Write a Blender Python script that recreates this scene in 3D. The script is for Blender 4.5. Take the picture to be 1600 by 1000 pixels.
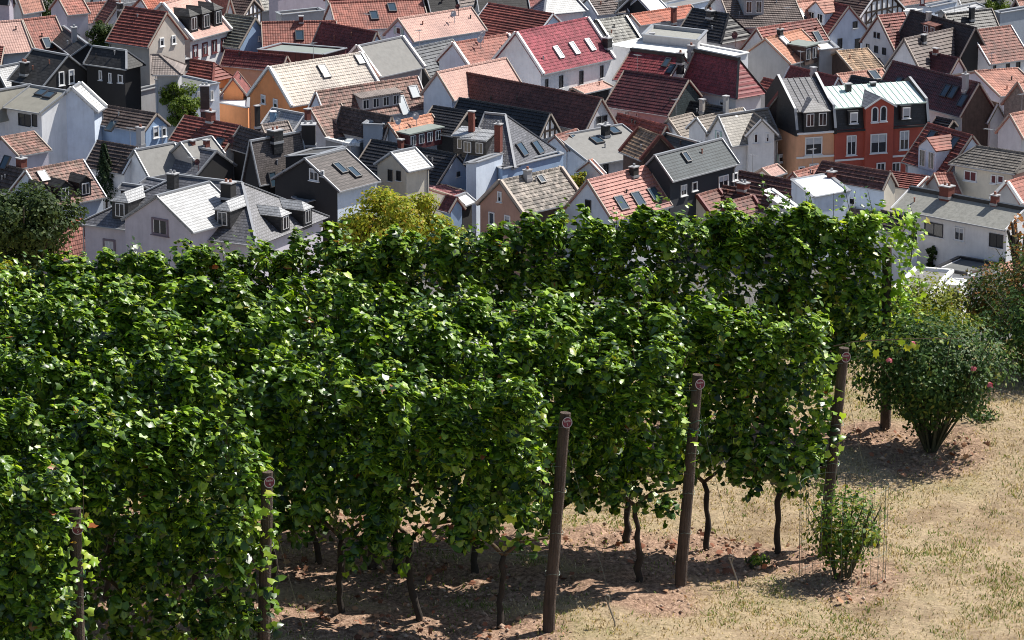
import bpy, bmesh, math, random
import numpy as np
from mathutils import Vector, Matrix
for o in list(bpy.data.objects): bpy.data.objects.remove(o)
random.seed(7); RNG = np.random.default_rng(11)
SC = bpy.context.scene; COL = SC.collection
rad = math.radians
# ---------------------------------------------------------------- camera, sky, sun, exposure
cam_d = bpy.data.cameras.new('camera'); cam_o = bpy.data.objects.new('camera', cam_d); COL.objects.link(cam_o)
cam_d.sensor_width = 36.0; cam_d.lens = 135.0; cam_d.clip_start = 1.0; cam_d.clip_end = 3000.0
cam_o.location = (0, 0, 74.0); cam_o.rotation_euler = (rad(90 - 14.5), 0, 0)
SC.camera = cam_o
SUN_EL, SUN_AZ = 52.0, 30.0          # azimuth: degrees from +X towards +Y (the sun stands right and a little behind the town)
W = bpy.data.worlds.new('World'); SC.world = W; W.use_nodes = True
nt = W.node_tree; nt.nodes.clear()
sky = nt.nodes.new('ShaderNodeTexSky'); sky.sky_type = 'NISHITA'; sky.sun_disc = False
sky.sun_elevation = rad(SUN_EL); sky.sun_rotation = rad(90 - SUN_AZ)
bg = nt.nodes.new('ShaderNodeBackground'); bg.inputs['Strength'].default_value = 0.078
wo = nt.nodes.new('ShaderNodeOutputWorld')
nt.links.new(sky.outputs[0], bg.inputs[0]); nt.links.new(bg.outputs[0], wo.inputs[0])
sl = bpy.data.lights.new('sun', 'SUN'); sl.energy = 5.0; sl.angle = rad(0.5); sl.color = (1.0, 0.955, 0.88)
so = bpy.data.objects.new('sun', sl); COL.objects.link(so)
sd = Vector((math.cos(rad(SUN_EL)) * math.cos(rad(SUN_AZ)), math.cos(rad(SUN_EL)) * math.sin(rad(SUN_AZ)), math.sin(rad(SUN_EL))))
so.rotation_euler = (-sd).to_track_quat('-Z', 'Y').to_euler(); so.location = (60, 40, 160)
SC.view_settings.view_transform = 'Standard'; SC.view_settings.look = 'None'
SC.view_settings.exposure = 0.5; SC.view_settings.gamma = 1.0; SC.view_settings.use_curve_mapping = False
SC.cycles.use_denoising = True; SC.cycles.denoising_input_passes = 'RGB_ALBEDO_NORMAL'; SC.cycles.denoising_prefilter = 'ACCURATE'; SC.cycles.filter_width = 1.0; SC.cycles.sample_clamp_indirect = 4.0
SC.cycles.max_bounces = 6; SC.cycles.transparent_max_bounces = 4
SC.cycles.diffuse_bounces = 2; SC.cycles.glossy_bounces = 3; SC.cycles.transmission_bounces = 3

# ---------------------------------------------------------------- materials
MATS = {}
def nodes_mat(name):
    m = bpy.data.materials.new(name); m.use_nodes = True
    n = m.node_tree; b = n.nodes['Principled BSDF']
    return m, n, b
def N(n, t, **kw):
    x = n.nodes.new(t)
    for k, v in kw.items():
        if k in x.inputs: x.inputs[k].default_value = v
        else: setattr(x, k, v)
    return x
def ramp(n, fac, stops):
    r = n.nodes.new('ShaderNodeValToRGB'); el = r.color_ramp.elements
    while len(el) < len(stops): el.new(0.5)
    for e, (p, c) in zip(el, stops): e.position = p; e.color = (*c, 1)
    n.links.new(fac, r.inputs[0]); return r.outputs[0]
def mixc(n, fac, a, b, mode='MIX'):
    x = n.nodes.new('ShaderNodeMix'); x.data_type = 'RGBA'; x.blend_type = mode
    for i, v in ((0, fac), (6, a), (7, b)):
        if hasattr(v, 'links'): n.links.new(v, x.inputs[i])
        elif isinstance(v, (int, float)): x.inputs[i].default_value = v
        else: x.inputs[i].default_value = (*v, 1)
    return x.outputs[2]
def mul(c, k): return tuple(min(1, a * k) for a in c)
def tile_mat(name, col, var=.35, moss=None, stain=.5, rough=.7, tw=.24, tl=.32, coat=0.0):
    """clay or concrete tiles: each tile has its own tint, broad weathering on top, pan relief in the bump"""
    m, n, b = nodes_mat(name); L = n.links.new
    tc = N(n, 'ShaderNodeTexCoord'); sx = N(n, 'ShaderNodeSeparateXYZ'); L(tc.outputs['Object'], sx.inputs[0])
    cells = []
    for ax, size in (('X', tw), ('Z', tl * .7)):
        d = N(n, 'ShaderNodeMath', operation='DIVIDE'); d.inputs[1].default_value = size; L(sx.outputs[ax], d.inputs[0])
        fl = N(n, 'ShaderNodeMath', operation='FLOOR'); L(d.outputs[0], fl.inputs[0]); cells.append(fl.outputs[0])
    cb = N(n, 'ShaderNodeCombineXYZ'); L(cells[0], cb.inputs[0]); L(cells[1], cb.inputs[1])
    wn = N(n, 'ShaderNodeTexWhiteNoise', noise_dimensions='3D'); L(cb.outputs[0], wn.inputs['Vector'])
    c = ramp(n, wn.outputs['Value'], [(0, mul(col, 1 - var * 1.3)), (.5, col), (1, mul(col, 1 + var * 1.3))])
    nz = N(n, 'ShaderNodeTexNoise', Scale=.7, Detail=8.0, Roughness=.7); L(tc.outputs['Object'], nz.inputs['Vector'])
    f = ramp(n, nz.outputs[0], [(.38, (0, 0, 0)), (.68, (1, 1, 1))])
    dark = moss if moss else mul(col, .55)
    k = N(n, 'ShaderNodeMath', operation='MULTIPLY'); k.inputs[1].default_value = stain; L(f, k.inputs[0])
    c = mixc(n, k.outputs[0], c, dark)
    n3 = N(n, 'ShaderNodeTexNoise', Scale=.33, Detail=3.0); L(tc.outputs['Object'], n3.inputs['Vector'])
    c = mixc(n, 1.0, c, ramp(n, n3.outputs[0], [(.35, (.78, .78, .8)), (.65, (1.2, 1.18, 1.15))]), 'MULTIPLY')
    n2 = N(n, 'ShaderNodeTexNoise', Scale=9.0, Detail=4.0); L(tc.outputs['Object'], n2.inputs['Vector'])
    g = ramp(n, n2.outputs[0], [(.3, (.72, .72, .72)), (.72, (1.25, 1.25, 1.25))])
    c = mixc(n, 1.0, c, g, 'MULTIPLY')
    L(c, b.inputs['Base Color']); b.inputs['Roughness'].default_value = rough
    if coat: b.inputs['Coat Weight'].default_value = coat; b.inputs['Coat Roughness'].default_value = .35
    wv = N(n, 'ShaderNodeTexWave', wave_type='BANDS', bands_direction='X', Scale=6.2832 / tw / 20.0); L(tc.outputs['Object'], wv.inputs['Vector'])
    bp = N(n, 'ShaderNodeBump', Strength=.6, Distance=.03); L(wv.outputs['Fac'], bp.inputs['Height']); L(bp.outputs[0], b.inputs['Normal'])
    MATS[name] = m; return m
def plain_mat(name, col, rough=.85, var=.18, scale=1.2, bump=.15, spec=None, streak=0.0, metal=0.0, sxy=2.0, sz=.3):
    m, n, b = nodes_mat(name); L = n.links.new
    tc = N(n, 'ShaderNodeTexCoord')
    nz = N(n, 'ShaderNodeTexNoise', Scale=scale, Detail=7.0, Roughness=.65); L(tc.outputs['Object'], nz.inputs['Vector'])
    c = ramp(n, nz.outputs[0], [(.25, mul(col, 1 - var)), (.55, col), (.8, mul(col, 1 + var * .6))])
    if streak:
        mp = N(n, 'ShaderNodeMapping'); mp.inputs['Scale'].default_value = (sxy, sxy, sz); L(tc.outputs['Object'], mp.inputs[0])
        s2 = N(n, 'ShaderNodeTexNoise', Scale=1.6, Detail=5.0, Roughness=.6); L(mp.outputs[0], s2.inputs['Vector'])
        f = ramp(n, s2.outputs[0], [(.45, (1, 1, 1)), (.78, (1 - streak, 1 - streak, 1 - streak * .95))])
        c = mixc(n, 1.0, c, f, 'MULTIPLY')
    L(c, b.inputs['Base Color']); b.inputs['Roughness'].default_value = rough; b.inputs['Metallic'].default_value = metal
    if spec is not None: b.inputs['Specular IOR Level'].default_value = spec
    if bump:
        n2 = N(n, 'ShaderNodeTexNoise', Scale=scale * 14, Detail=4.0); L(tc.outputs['Object'], n2.inputs['Vector'])
        bp = N(n, 'ShaderNodeBump', Strength=bump, Distance=.02); L(n2.outputs[0], bp.inputs['Height']); L(bp.outputs[0], b.inputs['Normal'])
    MATS[name] = m; return m
def slate_mat(name, col, rough=.42, var=.35, bw=.36, bh=.2, spec=.6, stain=None):
    m, n, b = nodes_mat(name); L = n.links.new
    tc = N(n, 'ShaderNodeTexCoord'); mp = N(n, 'ShaderNodeMapping'); mp.inputs['Rotation'].default_value = (rad(90), 0, 0); L(tc.outputs['Object'], mp.inputs[0])
    sx = N(n, 'ShaderNodeSeparateXYZ'); L(tc.outputs['Object'], sx.inputs[0])
    ad = N(n, 'ShaderNodeMath', operation='ADD'); L(sx.outputs['X'], ad.inputs[0]); L(sx.outputs['Y'], ad.inputs[1])
    cb = N(n, 'ShaderNodeCombineXYZ'); L(ad.outputs[0], cb.inputs[0]); L(sx.outputs['Z'], cb.inputs[1])
    br = N(n, 'ShaderNodeTexBrick'); L(cb.outputs[0], br.inputs['Vector'])
    for k, v in (('Scale', 1.0), ('Mortar Size', .018), ('Brick Width', bw), ('Row Height', bh), ('Bias', -.1)): br.inputs[k].default_value = v
    br.inputs['Color1'].default_value = (*mul(col, 1 - var), 1); br.inputs['Color2'].default_value = (*mul(col, 1 + var), 1); br.inputs['Mortar'].default_value = (*mul(col, .35), 1)
    nz = N(n, 'ShaderNodeTexNoise', Scale=.8, Detail=7.0, Roughness=.65); L(tc.outputs['Object'], nz.inputs['Vector'])
    f = ramp(n, nz.outputs[0], [(.3, (.7, .7, .7)), (.7, (1.2, 1.2, 1.2))])
    c = mixc(n, 1.0, br.outputs['Color'], f, 'MULTIPLY')
    if stain:
        vo = N(n, 'ShaderNodeTexVoronoi', Scale=1.3); L(tc.outputs['Object'], vo.inputs['Vector'])
        g = ramp(n, vo.outputs['Distance'], [(.14, (1, 1, 1)), (.2, (0, 0, 0))]); c = mixc(n, g, c, stain)
    L(c, b.inputs['Base Color']); b.inputs['Roughness'].default_value = rough; b.inputs['Specular IOR Level'].default_value = spec
    bp = N(n, 'ShaderNodeBump', Strength=.5, Distance=.02); L(br.outputs['Fac'], bp.inputs['Height']); bp.invert = True; L(bp.outputs[0], b.inputs['Normal'])
    MATS[name] = m; return m
T = tile_mat
T('red', (.30, .085, .06)); T('red_stripe', (0.22, 0.0616, 0.0484), .3); T('red_pale', (0.318, 0.116, 0.086), .22); T('red_weather', (0.292, 0.103, 0.0757), .25, stain=.45)
T('red_brown', (.21, .085, .065), .35); T('red_brown_moss', (.21, .105, .085), .5, (.16, .13, .10), .6); T('red_dark', (.19, .05, .045), .25)
T('salmon', (0.437, 0.206, 0.151), .2); T('salmon_orange', (0.437, 0.185, 0.109), .22); T('pink', (0.48, 0.288, 0.24), .06, stain=.15); T('pink_stripe', (0.406, 0.195, 0.164), .14, stain=.15)
T('orange_red', (0.391, 0.111, 0.0638), .2); T('crimson', (0.258, 0.0602, 0.0774), .22, stain=.2, rough=.85); T('crimson_dark', (0.204, 0.034, 0.0382), .25, stain=.1, rough=.6, coat=.08)
T('crimson_pale', (.42, .18, .18), .15); T('maroon', (0.085, 0.0221, 0.0238), .3, stain=.4, rough=.5); T('maroon_red', (.16, .042, .04), .25); T('maroon_brown', (.13, .048, .04), .28)
T('brown', (.07, .042, .036), .3); T('brown_dark', (.085, .062, .055), .35, stain=.3); T('brown_stripe', (.12, .055, .048), .3, stain=.25); T('brown_moss', (.18, .12, .09), .35, (.12, .12, .07), .6)
T('black_tile', (0.0224, 0.0216, 0.024), .4, rough=.5); T('black_brown', (.04, .026, .024), .3); T('grey_brown', (0.158, 0.126, 0.115), .22); T('grey_brown_fine', (.15, .135, .12), .3, tl=.2)
T('grey_green', (.16, .165, .14), .22); T('grey_tile', (.27, .265, .24), .4); T('grey_moss', (0.196, 0.17, 0.149), .55, (.15, .14, .11), .4); T('beige_tile', (0.504, 0.445, 0.386), .07, stain=.1); T('beige_grey', (0.232, 0.198, 0.168), .2)
T('ochre_moss', (.33, .22, .14), .5, (.17, .12, .08), .6); T('blue_tile', (.12, .13, .145), .25); T('brick_pale', (0.391, 0.17, 0.136), .25); T('brown_grey', (.22, .185, .17), .15)
slate_mat('slate_dark', (.034, .033, .033), .6, .35, .36, .2, .35); slate_mat('slate_mid', (.13, .13, .145), .42, .28, .27, .16); slate_mat('slate_light', (.36, .37, .385), .42, .16, .27, .16); slate_mat('slate_brown', (.105, .09, .087), .6, .25, .27, .17, .3)
slate_mat('slate_blue', (.06, .075, .084), .6, .1, .36, .2, .3); slate_mat('slate_flat', (.26, .26, .265), .5, .15); slate_mat('white_slate', (.72, .71, .69), .45, .08); slate_mat('spotted', (.30, .275, .24), .5, .2, stain=(.72, .72, .7))
slate_mat('slate_wall', (.022, .022, .026), .5, .4); slate_mat('green_slate', (.05, .07, .075), .6, .2); slate_mat('maroon_wall', (.11, .025, .03), .6, .15, .3, 2.0)
P_ = plain_mat
for nm, c in dict(white=(.82, .82, .83), lavender=(.56, .53, .60), blue_white=(.66, .74, .86), blue=(.33, .46, .66), pink_white=(.72, .62, .62), mauve=(.55, .47, .52), beige=(.56, .50, .44), cream=(.74, .68, .57),
                  grey_render=(.40, .40, .41), grey_blue=(.36, .40, .46), pale_grey=(.62, .61, .63), orange=(.80, .32, .13), peach=(.74, .40, .24), red_wall=(.44, .095, .065), salmon_wall=(.50, .30, .23), anthracite=(.035, .04, .05), dark=(.026, .025, .026), timber_white=(.7, .68, .66)).items():
    P_(nm, c, streak=.11, var=.16, scale=.9)
P_('stone', (.27, .24, .21), var=.5, scale=5, bump=.6); P_('brick', (.19, .06, .045), var=.4, scale=8); P_('brick_wall', (.2, .09, .07), var=.4, scale=8); P_('brown_wood', (.105, .07, .058), var=.4, scale=3, streak=.4); P_('brown_dark_wall', (.04, .028, .026), var=.3, streak=.3)
P_('white_trim', (.82, .82, .80), .6, .06); P_('dark_trim', (.025, .025, .028), .4, .2); P_('maroon_trim', (.17, .045, .045), .6); P_('brick_trim', (.22, .075, .055), .8, .3, 8); P_('beige_trim', (.45, .38, .32), .7)
P_('felt', (.21, .205, .2), var=.3); P_('felt_light', (.5, .5, .49), var=.2); P_('felt_dark', (.13, .135, .13), var=.3); P_('green_felt', (.225, .255, .235), var=.14); P_('gravel_roof', (.3, .3, .275), var=.35, scale=9, bump=.5); P_('white_flat', (.84, .83, .80), .7, .08, .5); P_('white_metal', (.78, .79, .8), .4, .1)
P_('fibre', (.28, .277, .25), var=.35, scale=3.5, bump=.4); P_('grey_flat', (.23, .226, .215), var=.2, scale=2.2); P_('olive_grey', (.25, .24, .205), var=.2, scale=1.2); P_('copper_mint', (.62, .76, .70), .5, .12, .9); P_('blue_vat', (.18, .32, .46), .5)
P_('zinc', (.35, .36, .38), .45, .15, metal=.3); P_('timber', (.035, .022, .018), .8, .3, 4); P_('mint', (.42, .58, .52), .7); P_('maroon_paint', (.13, .03, .035), .6); P_('plum', (.19, .15, .19), .7); P_('dish', (.55, .55, .56), .5); P_('dish_dark', (.10, .03, .03), .5)
P_('frame_white', (.82, .82, .82), .5, .04); P_('frame_dark', (.05, .05, .055), .5); P_('curtain', (.5, .52, .56), .8, .2, 4); P_('shutter', (.46, .47, .50), .7, .1, 4); P_('clay_pot', (.3, .13, .09), .8)
def glass_mat(name, col, rough):
    m, n, b = nodes_mat(name); b.inputs['Base Color'].default_value = (*col, 1); b.inputs['Roughness'].default_value = rough; b.inputs['Specular IOR Level'].default_value = .8
    tc = N(n, 'ShaderNodeTexCoord'); nz = N(n, 'ShaderNodeTexNoise', Scale=2.2, Detail=2.0); n.links.new(tc.outputs['Object'], nz.inputs['Vector'])
    bp = N(n, 'ShaderNodeBump', Strength=.05, Distance=.05); n.links.new(nz.outputs[0], bp.inputs['Height']); n.links.new(bp.outputs[0], b.inputs['Normal'])
    MATS[name] = m
glass_mat('pane', (.022, .025, .03), .08); glass_mat('pane_blue', (.04, .07, .10), .1); glass_mat('pane_pale', (.62, .66, .68), .15)

# ---------------------------------------------------------------- mesh helpers
class MB:
    """collects polygons with a material slot each; build() links ONE mesh object"""
    def __init__(s): s.v = []; s.f = []; s.m = []
    def poly(s, pts, m=0):
        k = len(s.v); s.v += [tuple(p) for p in pts]; s.f.append(tuple(range(k, k + len(pts)))); s.m.append(m)
    def hexa(s, p, m=0):      # p: 4 bottom + 4 top points, same winding
        k = len(s.v); s.v += [tuple(q) for q in p]
        for f in ((3, 2, 1, 0), (4, 5, 6, 7), (0, 1, 5, 4), (1, 2, 6, 5), (2, 3, 7, 6), (3, 0, 4, 7)): s.f.append(tuple(k + i for i in f)); s.m.append(m)
    def box(s, c, size, m=0, fr=None):
        X, Y, Z = fr if fr else (Vector((1, 0, 0)), Vector((0, 1, 0)), Vector((0, 0, 1)))
        c = Vector(c); a, b, d = size[0] / 2, size[1] / 2, size[2] / 2
        s.hexa([c + X * i * a + Y * j * b + Z * k * d for k in (-1, 1) for i, j in ((-1, -1), (1, -1), (1, 1), (-1, 1))], m)
    def bar(s, p, q, w, d, up=(0, 0, 1), m=0):
        p, q = Vector(p), Vector(q); X = (q - p); l = X.length; X.normalize(); U = Vector(up); Y = U.cross(X)
        if Y.length < 1e-4: Y = Vector((0, 1, 0)).cross(X)
        Y.normalize(); Z = X.cross(Y); s.box((p + q) / 2, (l, w, d), m, (X, Y, Z))
    def tube(s, pts, rs, n=7, m=0, cap=True):
        pts = [Vector(p) for p in pts]; rings = []; k0 = len(s.v)
        for i, p in enumerate(pts):
            t = (pts[min(i + 1, len(pts) - 1)] - pts[max(i - 1, 0)]).normalized()
            a = t.cross(Vector((.31, .77, .55))).normalized(); b = t.cross(a); r = rs[i] if hasattr(rs, '__len__') else rs
            for j in range(n): s.v.append(tuple(p + (a * math.cos(2 * math.pi * j / n) + b * math.sin(2 * math.pi * j / n)) * r))
        for i in range(len(pts) - 1):
            for j in range(n):
                q = k0 + i * n; s.f.append((q + j, q + (j + 1) % n, q + n + (j + 1) % n, q + n + j)); s.m.append(m)
        if cap: s.f.append(tuple(k0 + j for j in range(n))[::-1]); s.m.append(m); e = k0 + (len(pts) - 1) * n; s.f.append(tuple(e + j for j in range(n))); s.m.append(m)
    def build(s, name, mats, parent=None, smooth=False):
        me = bpy.data.meshes.new(name); me.from_pydata(s.v, [], s.f)
        for mt in (mats if isinstance(mats, (list, tuple)) else [mats]): me.materials.append(MATS[mt])
        if any(s.m): me.polygons.foreach_set('material_index', s.m)
        if smooth: me.polygons.foreach_set('use_smooth', [True] * len(me.polygons))
        o = bpy.data.objects.new(name, me); COL.objects.link(o)
        if parent is not None: o.parent = parent
        return o
def fix_normals(o):
    bm = bmesh.new(); bm.from_mesh(o.data); bmesh.ops.recalc_face_normals(bm, faces=bm.faces); bm.to_mesh(o.data); bm.free(); return o
def tag(o, label, cat, group=None):
    o['label'] = label; o['category'] = cat
    if group: o['group'] = group
    return o
def empty(name, loc, rz=0):
    o = bpy.data.objects.new(name, None); o.empty_display_size = .5; COL.objects.link(o); o.location = loc; o.rotation_euler = (0, 0, rad(rz)); return o
def mesh_np(name, verts, faces_flat, n_per, mat, parent=None, smooth=False):
    """fast mesh from numpy: every polygon has n_per corners"""
    me = bpy.data.meshes.new(name); nv = len(verts); nf = len(faces_flat) // n_per
    me.vertices.add(nv); me.vertices.foreach_set('co', np.ascontiguousarray(verts, dtype=np.float32).ravel())
    me.loops.add(len(faces_flat)); me.loops.foreach_set('vertex_index', np.ascontiguousarray(faces_flat, dtype=np.int32))
    me.polygons.add(nf); me.polygons.foreach_set('loop_start', np.arange(0, nf * n_per, n_per, dtype=np.int32))
    me.update(calc_edges=True)
    if smooth: me.polygons.foreach_set('use_smooth', np.ones(nf, dtype=bool))
    me.materials.append(mat); o = bpy.data.objects.new(name, me); COL.objects.link(o)
    if parent is not None: o.parent = parent
    return o

# ---------------------------------------------------------------- houses
TILED = {'red', 'red_stripe', 'red_pale', 'red_weather', 'red_brown', 'red_brown_moss', 'red_dark', 'salmon', 'salmon_orange', 'pink', 'pink_stripe', 'orange_red', 'crimson', 'crimson_dark', 'crimson_pale', 'maroon', 'maroon_red', 'maroon_brown', 'brown',
         'brown_dark', 'brown_stripe', 'brown_moss', 'black_tile', 'black_brown', 'grey_brown', 'grey_green', 'grey_tile', 'grey_moss', 'beige_tile', 'beige_grey', 'ochre_moss', 'blue_tile', 'brick_pale', 'brown_grey', 'grey_brown_fine'}
STEP = {'pink': .008, 'salmon': .018, 'red_weather': .016, 'red_pale': .03, 'beige_tile': .035, 'crimson': .035, 'crimson_dark': .03, 'salmon_orange': .025, 'maroon': .035, 'maroon_brown': .025, 'red_dark': .03, 'maroon_red': .03, 'brick_pale': .025, 'brown_grey': .02, 'orange_red': .03, 'black_brown': .03, 'brown': .05, 'red_stripe': .085, 'brown_stripe': .085, 'brown_dark': .08, 'black_tile': .06, 'pink_stripe': .075, 'grey_brown': .075, 'grey_green': .075, 'blue_tile': .07}
def slope(mb, r0, r1, e1, e0, tiled, step, th=.1):
    """one roof plane from ridge r0-r1 down to eave e0-e1: a slab with overlapping tile courses on it"""
    r0, r1, e0, e1 = map(Vector, (r0, r1, e0, e1))
    nrm = (r1 - e0).cross(e1 - r0)
    if nrm.length < 1e-6: return
    nrm.normalize()
    if nrm.z < 0: nrm = -nrm
    d = nrm * th; pts = [e0, e1, r1, r0]
    if (r0 - r1).length < .02: pts = [e0, e1, r0]
    top = [p for p in pts]; bot = [p - d for p in pts]
    mb.poly(top); mb.poly(bot[::-1])
    for i in range(len(pts)): j = (i + 1) % len(pts); mb.poly([bot[i], bot[j], top[j], top[i]])
    if not tiled: return
    ln = ((r0 + r1) / 2 - (e0 + e1) / 2).length; n = max(3, int(ln / .32))
    for i in range(n):
        a, b = i / n, min(1, (i + 1.04) / n)
        q0, q1 = e0.lerp(r0, a), e1.lerp(r1, a); t0, t1 = e0.lerp(r0, b), e1.lerp(r1, b)
        j = 1 + random.uniform(-.18, .18); u = nrm * (step * j + .012); l = nrm * .008
        mb.poly([q0 + u, q1 + u, t1 + l, t0 + l]); mb.poly([q0 + l * .2, q1 + l * .2, q1 + u, q0 + u])
def frame_axes(face_n):
    n = Vector((face_n[0], face_n[1], 0)).normalized(); return Vector((-n.y, n.x, 0)), n
def window(parent, pos, nrm, w, h, st, name='window'):
    """window on a wall: frame (with mullion and sill) and a pane as its sub-part"""
    X, n = frame_axes(nrm); Z = Vector((0, 0, 1)); pos = Vector(pos); fr = (X, n, Z)
    w = max(w, .32); h = max(h, .4)
    fm = {'m': 'maroon_paint', 'p': 'plum', 'd': 'frame_dark', 'b': 'frame_white'}.get(st, 'frame_white')
    t = {'m': .13, 'p': .16, 'd': .05}.get(st, .09); mb = MB(); dp = .10
    for sx in (-1, 1): mb.box(pos + X * sx * (w / 2 - t / 2) + n * .04, (t, dp, h), 0, fr)
    for sz in (-1, 1): mb.box(pos + Z * sz * (h / 2 - t / 2) + n * .038, (w - 2 * t, dp - .004, t), 0, fr)
    if w > .75 or st in 'mp': mb.box(pos + n * .03, (.06, .07, h - 2 * t), 1 if st in 'mp' else 0, fr)
    if st in 'mp':
        for sx in (-1, 1): mb.box(pos + X * sx * (w / 2 - t - .03) + n * .02, (.06, .06, h - 2 * t), 1, fr)
    mb.box(pos - Z * (h / 2 + .035) + n * .07, (w + .16, .2, .06), 0 if st != 'd' else 1, fr)
    mats = [fm, 'frame_white']
    if st == 's':
        for sx in (-1, 1): mb.box(pos + X * sx * (w * .76) + n * .035, (w * .46, .05, h), 2, fr)
        mats.append('mint')
    o = mb.build(name, mats, parent)
    pm = MB(); pm.box(pos + n * .012, (w - 2 * t + .01, .03, h - 2 * t + .01), 0, fr)
    if st in 'wmps' and random.random() < .6:      # curtain or half lowered blind behind the glass line
        k = random.uniform(.3, .6); pm.box(pos + Z * ((h - 2 * t) / 2 - (h - 2 * t) * k / 2) + n * .031, (w - 2 * t - .04, .012, (h - 2 * t) * k), 1, fr)
    pm.build('pane', [{'b': 'maroon_paint'}.get(st, 'pane'), 'curtain'], o)
    return o
def slope_frame(d, tanp):
    d = Vector((d[0], d[1], 0)).normalized(); c = 1 / math.sqrt(1 + tanp * tanp); s = tanp * c
    return Vector((-d.y, d.x, 0)), Vector((-d.x * c, -d.y * c, s)), Vector((d.x * s, d.y * s, c))     # across, up the slope, normal
def skylight(parent, rec):
    x, y, z, dx, dy, tp, w, l = rec[:8]; st = rec[8] if len(rec) > 8 else ''
    fr = slope_frame((dx, dy), tp); p = Vector((x, y, z)); X, U, n = fr; mb = MB(); t = .09
    for s in (-1, 1):
        mb.box(p + X * s * (w / 2) + n * .08, (t, l + t, .2), 0, fr); mb.box(p + U * s * (l / 2) + n * .078, (w - t, t, .196), 0, fr)
    o = mb.build('skylight', 'frame_dark' if not st else 'zinc', parent)
    pm = MB(); pm.box(p + n * .12, (w - t + .01, l - t + .01, .04), 0, fr); pm.build('pane', 'pane_blue' if not st else 'pane_pale', o)  # styled panes: sky glare is put into the pale base colour
def chimney(parent, rec):
    x, y, z, zt, w, m = rec; dp = w * random.uniform(.7, 1.0)
    if m == 'dome':
        mb = MB(); mb.box((x, y, z + .12), (1.5, 1.1, .3), 0); k = len(mb.v)
        mb.hexa([(x + i * .65, y + j * .45, z + .28) for i, j in ((-1, -1), (1, -1), (1, 1), (-1, 1))] + [(x + i * .4, y + j * .25, z + .5) for i, j in ((-1, -1), (1, -1), (1, 1), (-1, 1))], 1)
        mb.build('dome_skylight', ['white_trim', 'pane_pale'], parent); return
    if m == 'blue_vat':
        mb = MB(); mb.tube([(x, y, z - .5), (x, y, zt)], w / 2, 14); mb.tube([(x, y, zt), (x, y, zt + .08)], w / 2 + .04, 14, 1); mb.build('vent_drum', ['blue_vat', 'white_trim'], parent); return
    mb = MB(); h = zt - z
    if w < .45 and h > 1.6 and m == 'grey_render':
        mb.tube([(x, y, z - .8), (x, y, zt)], .2, 10); mb.build('flue', 'zinc', parent); return
    mb.box((x, y, (z - .9 + zt) / 2), (w, dp, h + .9), 0)
    o = mb.build('chimney', m, parent)
    c = MB(); c.box((x, y, zt + .045), (w + .14, dp + .14, .09), 0); c.build('chimney_cap', 'grey_render', o); c = MB(); c.box((x, y, z + .05), (w + .1, dp + .1, .2), 0); c.build('flashing', 'zinc', o)
    if w > .5:
        q = MB()
        for sx in ((-.22, .22) if w > .7 else (0,)): q.tube([(x + sx * w, y, zt + .09), (x + sx * w, y, zt + .32)], [.12, .10], 8)
        q.build('chimney_pot', 'clay_pot' if random.random() < .5 else 'zinc', o)
def dormer(parent, rec):
    ty, x, y, z, dx, dy, tp, w, h, rm, wm = rec
    d = Vector((dx, dy, 0)).normalized(); t = Vector((-d.y, d.x, 0)); Z = Vector((0, 0, 1)); p = Vector((x, y, z))
    def at(a, b, c): return p + t * a - d * b + Z * c          # across, back into the roof, up
    q = {'shed': .2, 'flat': .02}.get(ty, 0); D = h / max(tp - q, .25); mb = MB(); hw = w / 2
    for s in (-1, 1):
        tri = [at(s * hw, 0, -.25), at(s * hw, D, h + q * D - .02), at(s * hw, 0, h)]; mb.poly(tri if s > 0 else tri[::-1])
    mb.poly([at(-hw, 0, -.25), at(hw, 0, -.25), at(hw, 0, h), at(-hw, 0, h)]); mb.poly([at(-hw, 0, h), at(hw, 0, h), at(hw, D, h + q * D), at(-hw, D, h + q * D)])
    rf = MB(); ov = .14
    if ty in ('shed', 'flat'):
        rf.hexa([at(a, b, h + q * b + c) for c in (.01, .13) for a, b in ((-hw - ov, -ov * 1.5), (hw + ov, -ov * 1.5), (hw + ov, D + .1), (-hw - ov, D + .1))])
    else:
        rh = w * .36; D2 = (h + rh) / max(tp, .3); fr = w * .42 if ty == 'hip' else -ov
        if ty == 'gable': mb.poly([at(-hw, 0, h), at(hw, 0, h), at(0, 0, h + rh)])
        e = h - rh * ov / hw; De = max(e, .05) / max(tp, .3)
        for s in (-1, 1):
            slope(rf, at(0, fr, h + rh + .05), at(0, D2, h + rh + .05), at(s * (hw + ov), De, e + .05), at(s * (hw + ov), -ov, e + .05), rm in TILED, .04, .08)
        if ty == 'hip': slope(rf, at(0, fr, h + rh + .05), at(0, fr, h + rh + .05), at(hw + ov, -ov, e + .05), at(-hw - ov, -ov, e + .05), False, 0, .08)
    o = fix_normals(mb.build('dormer', wm, parent)); fix_normals(rf.build('dormer_roof', rm, o))
    n = 1 if w < 1.7 else (2 if w < 3 else 4); ww = min(.85, w / n * .62); wb = MB(); fx = (t, d, Z)
    for i in range(n):
        c = at(-hw + (i + .5) * w / n, -.03, h * .52); wb.box(c, (ww, .06, h * .72), 0, fx); wb.box(c + d * .02, (ww - .14, .06, h * .72 - .14), 1, fx)
        if ww > .6: wb.box(c + d * .035, (.05, .06, h * .72 - .1), 0, fx)
    wb.build('window', ['frame_white', 'pane'], o)
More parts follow.
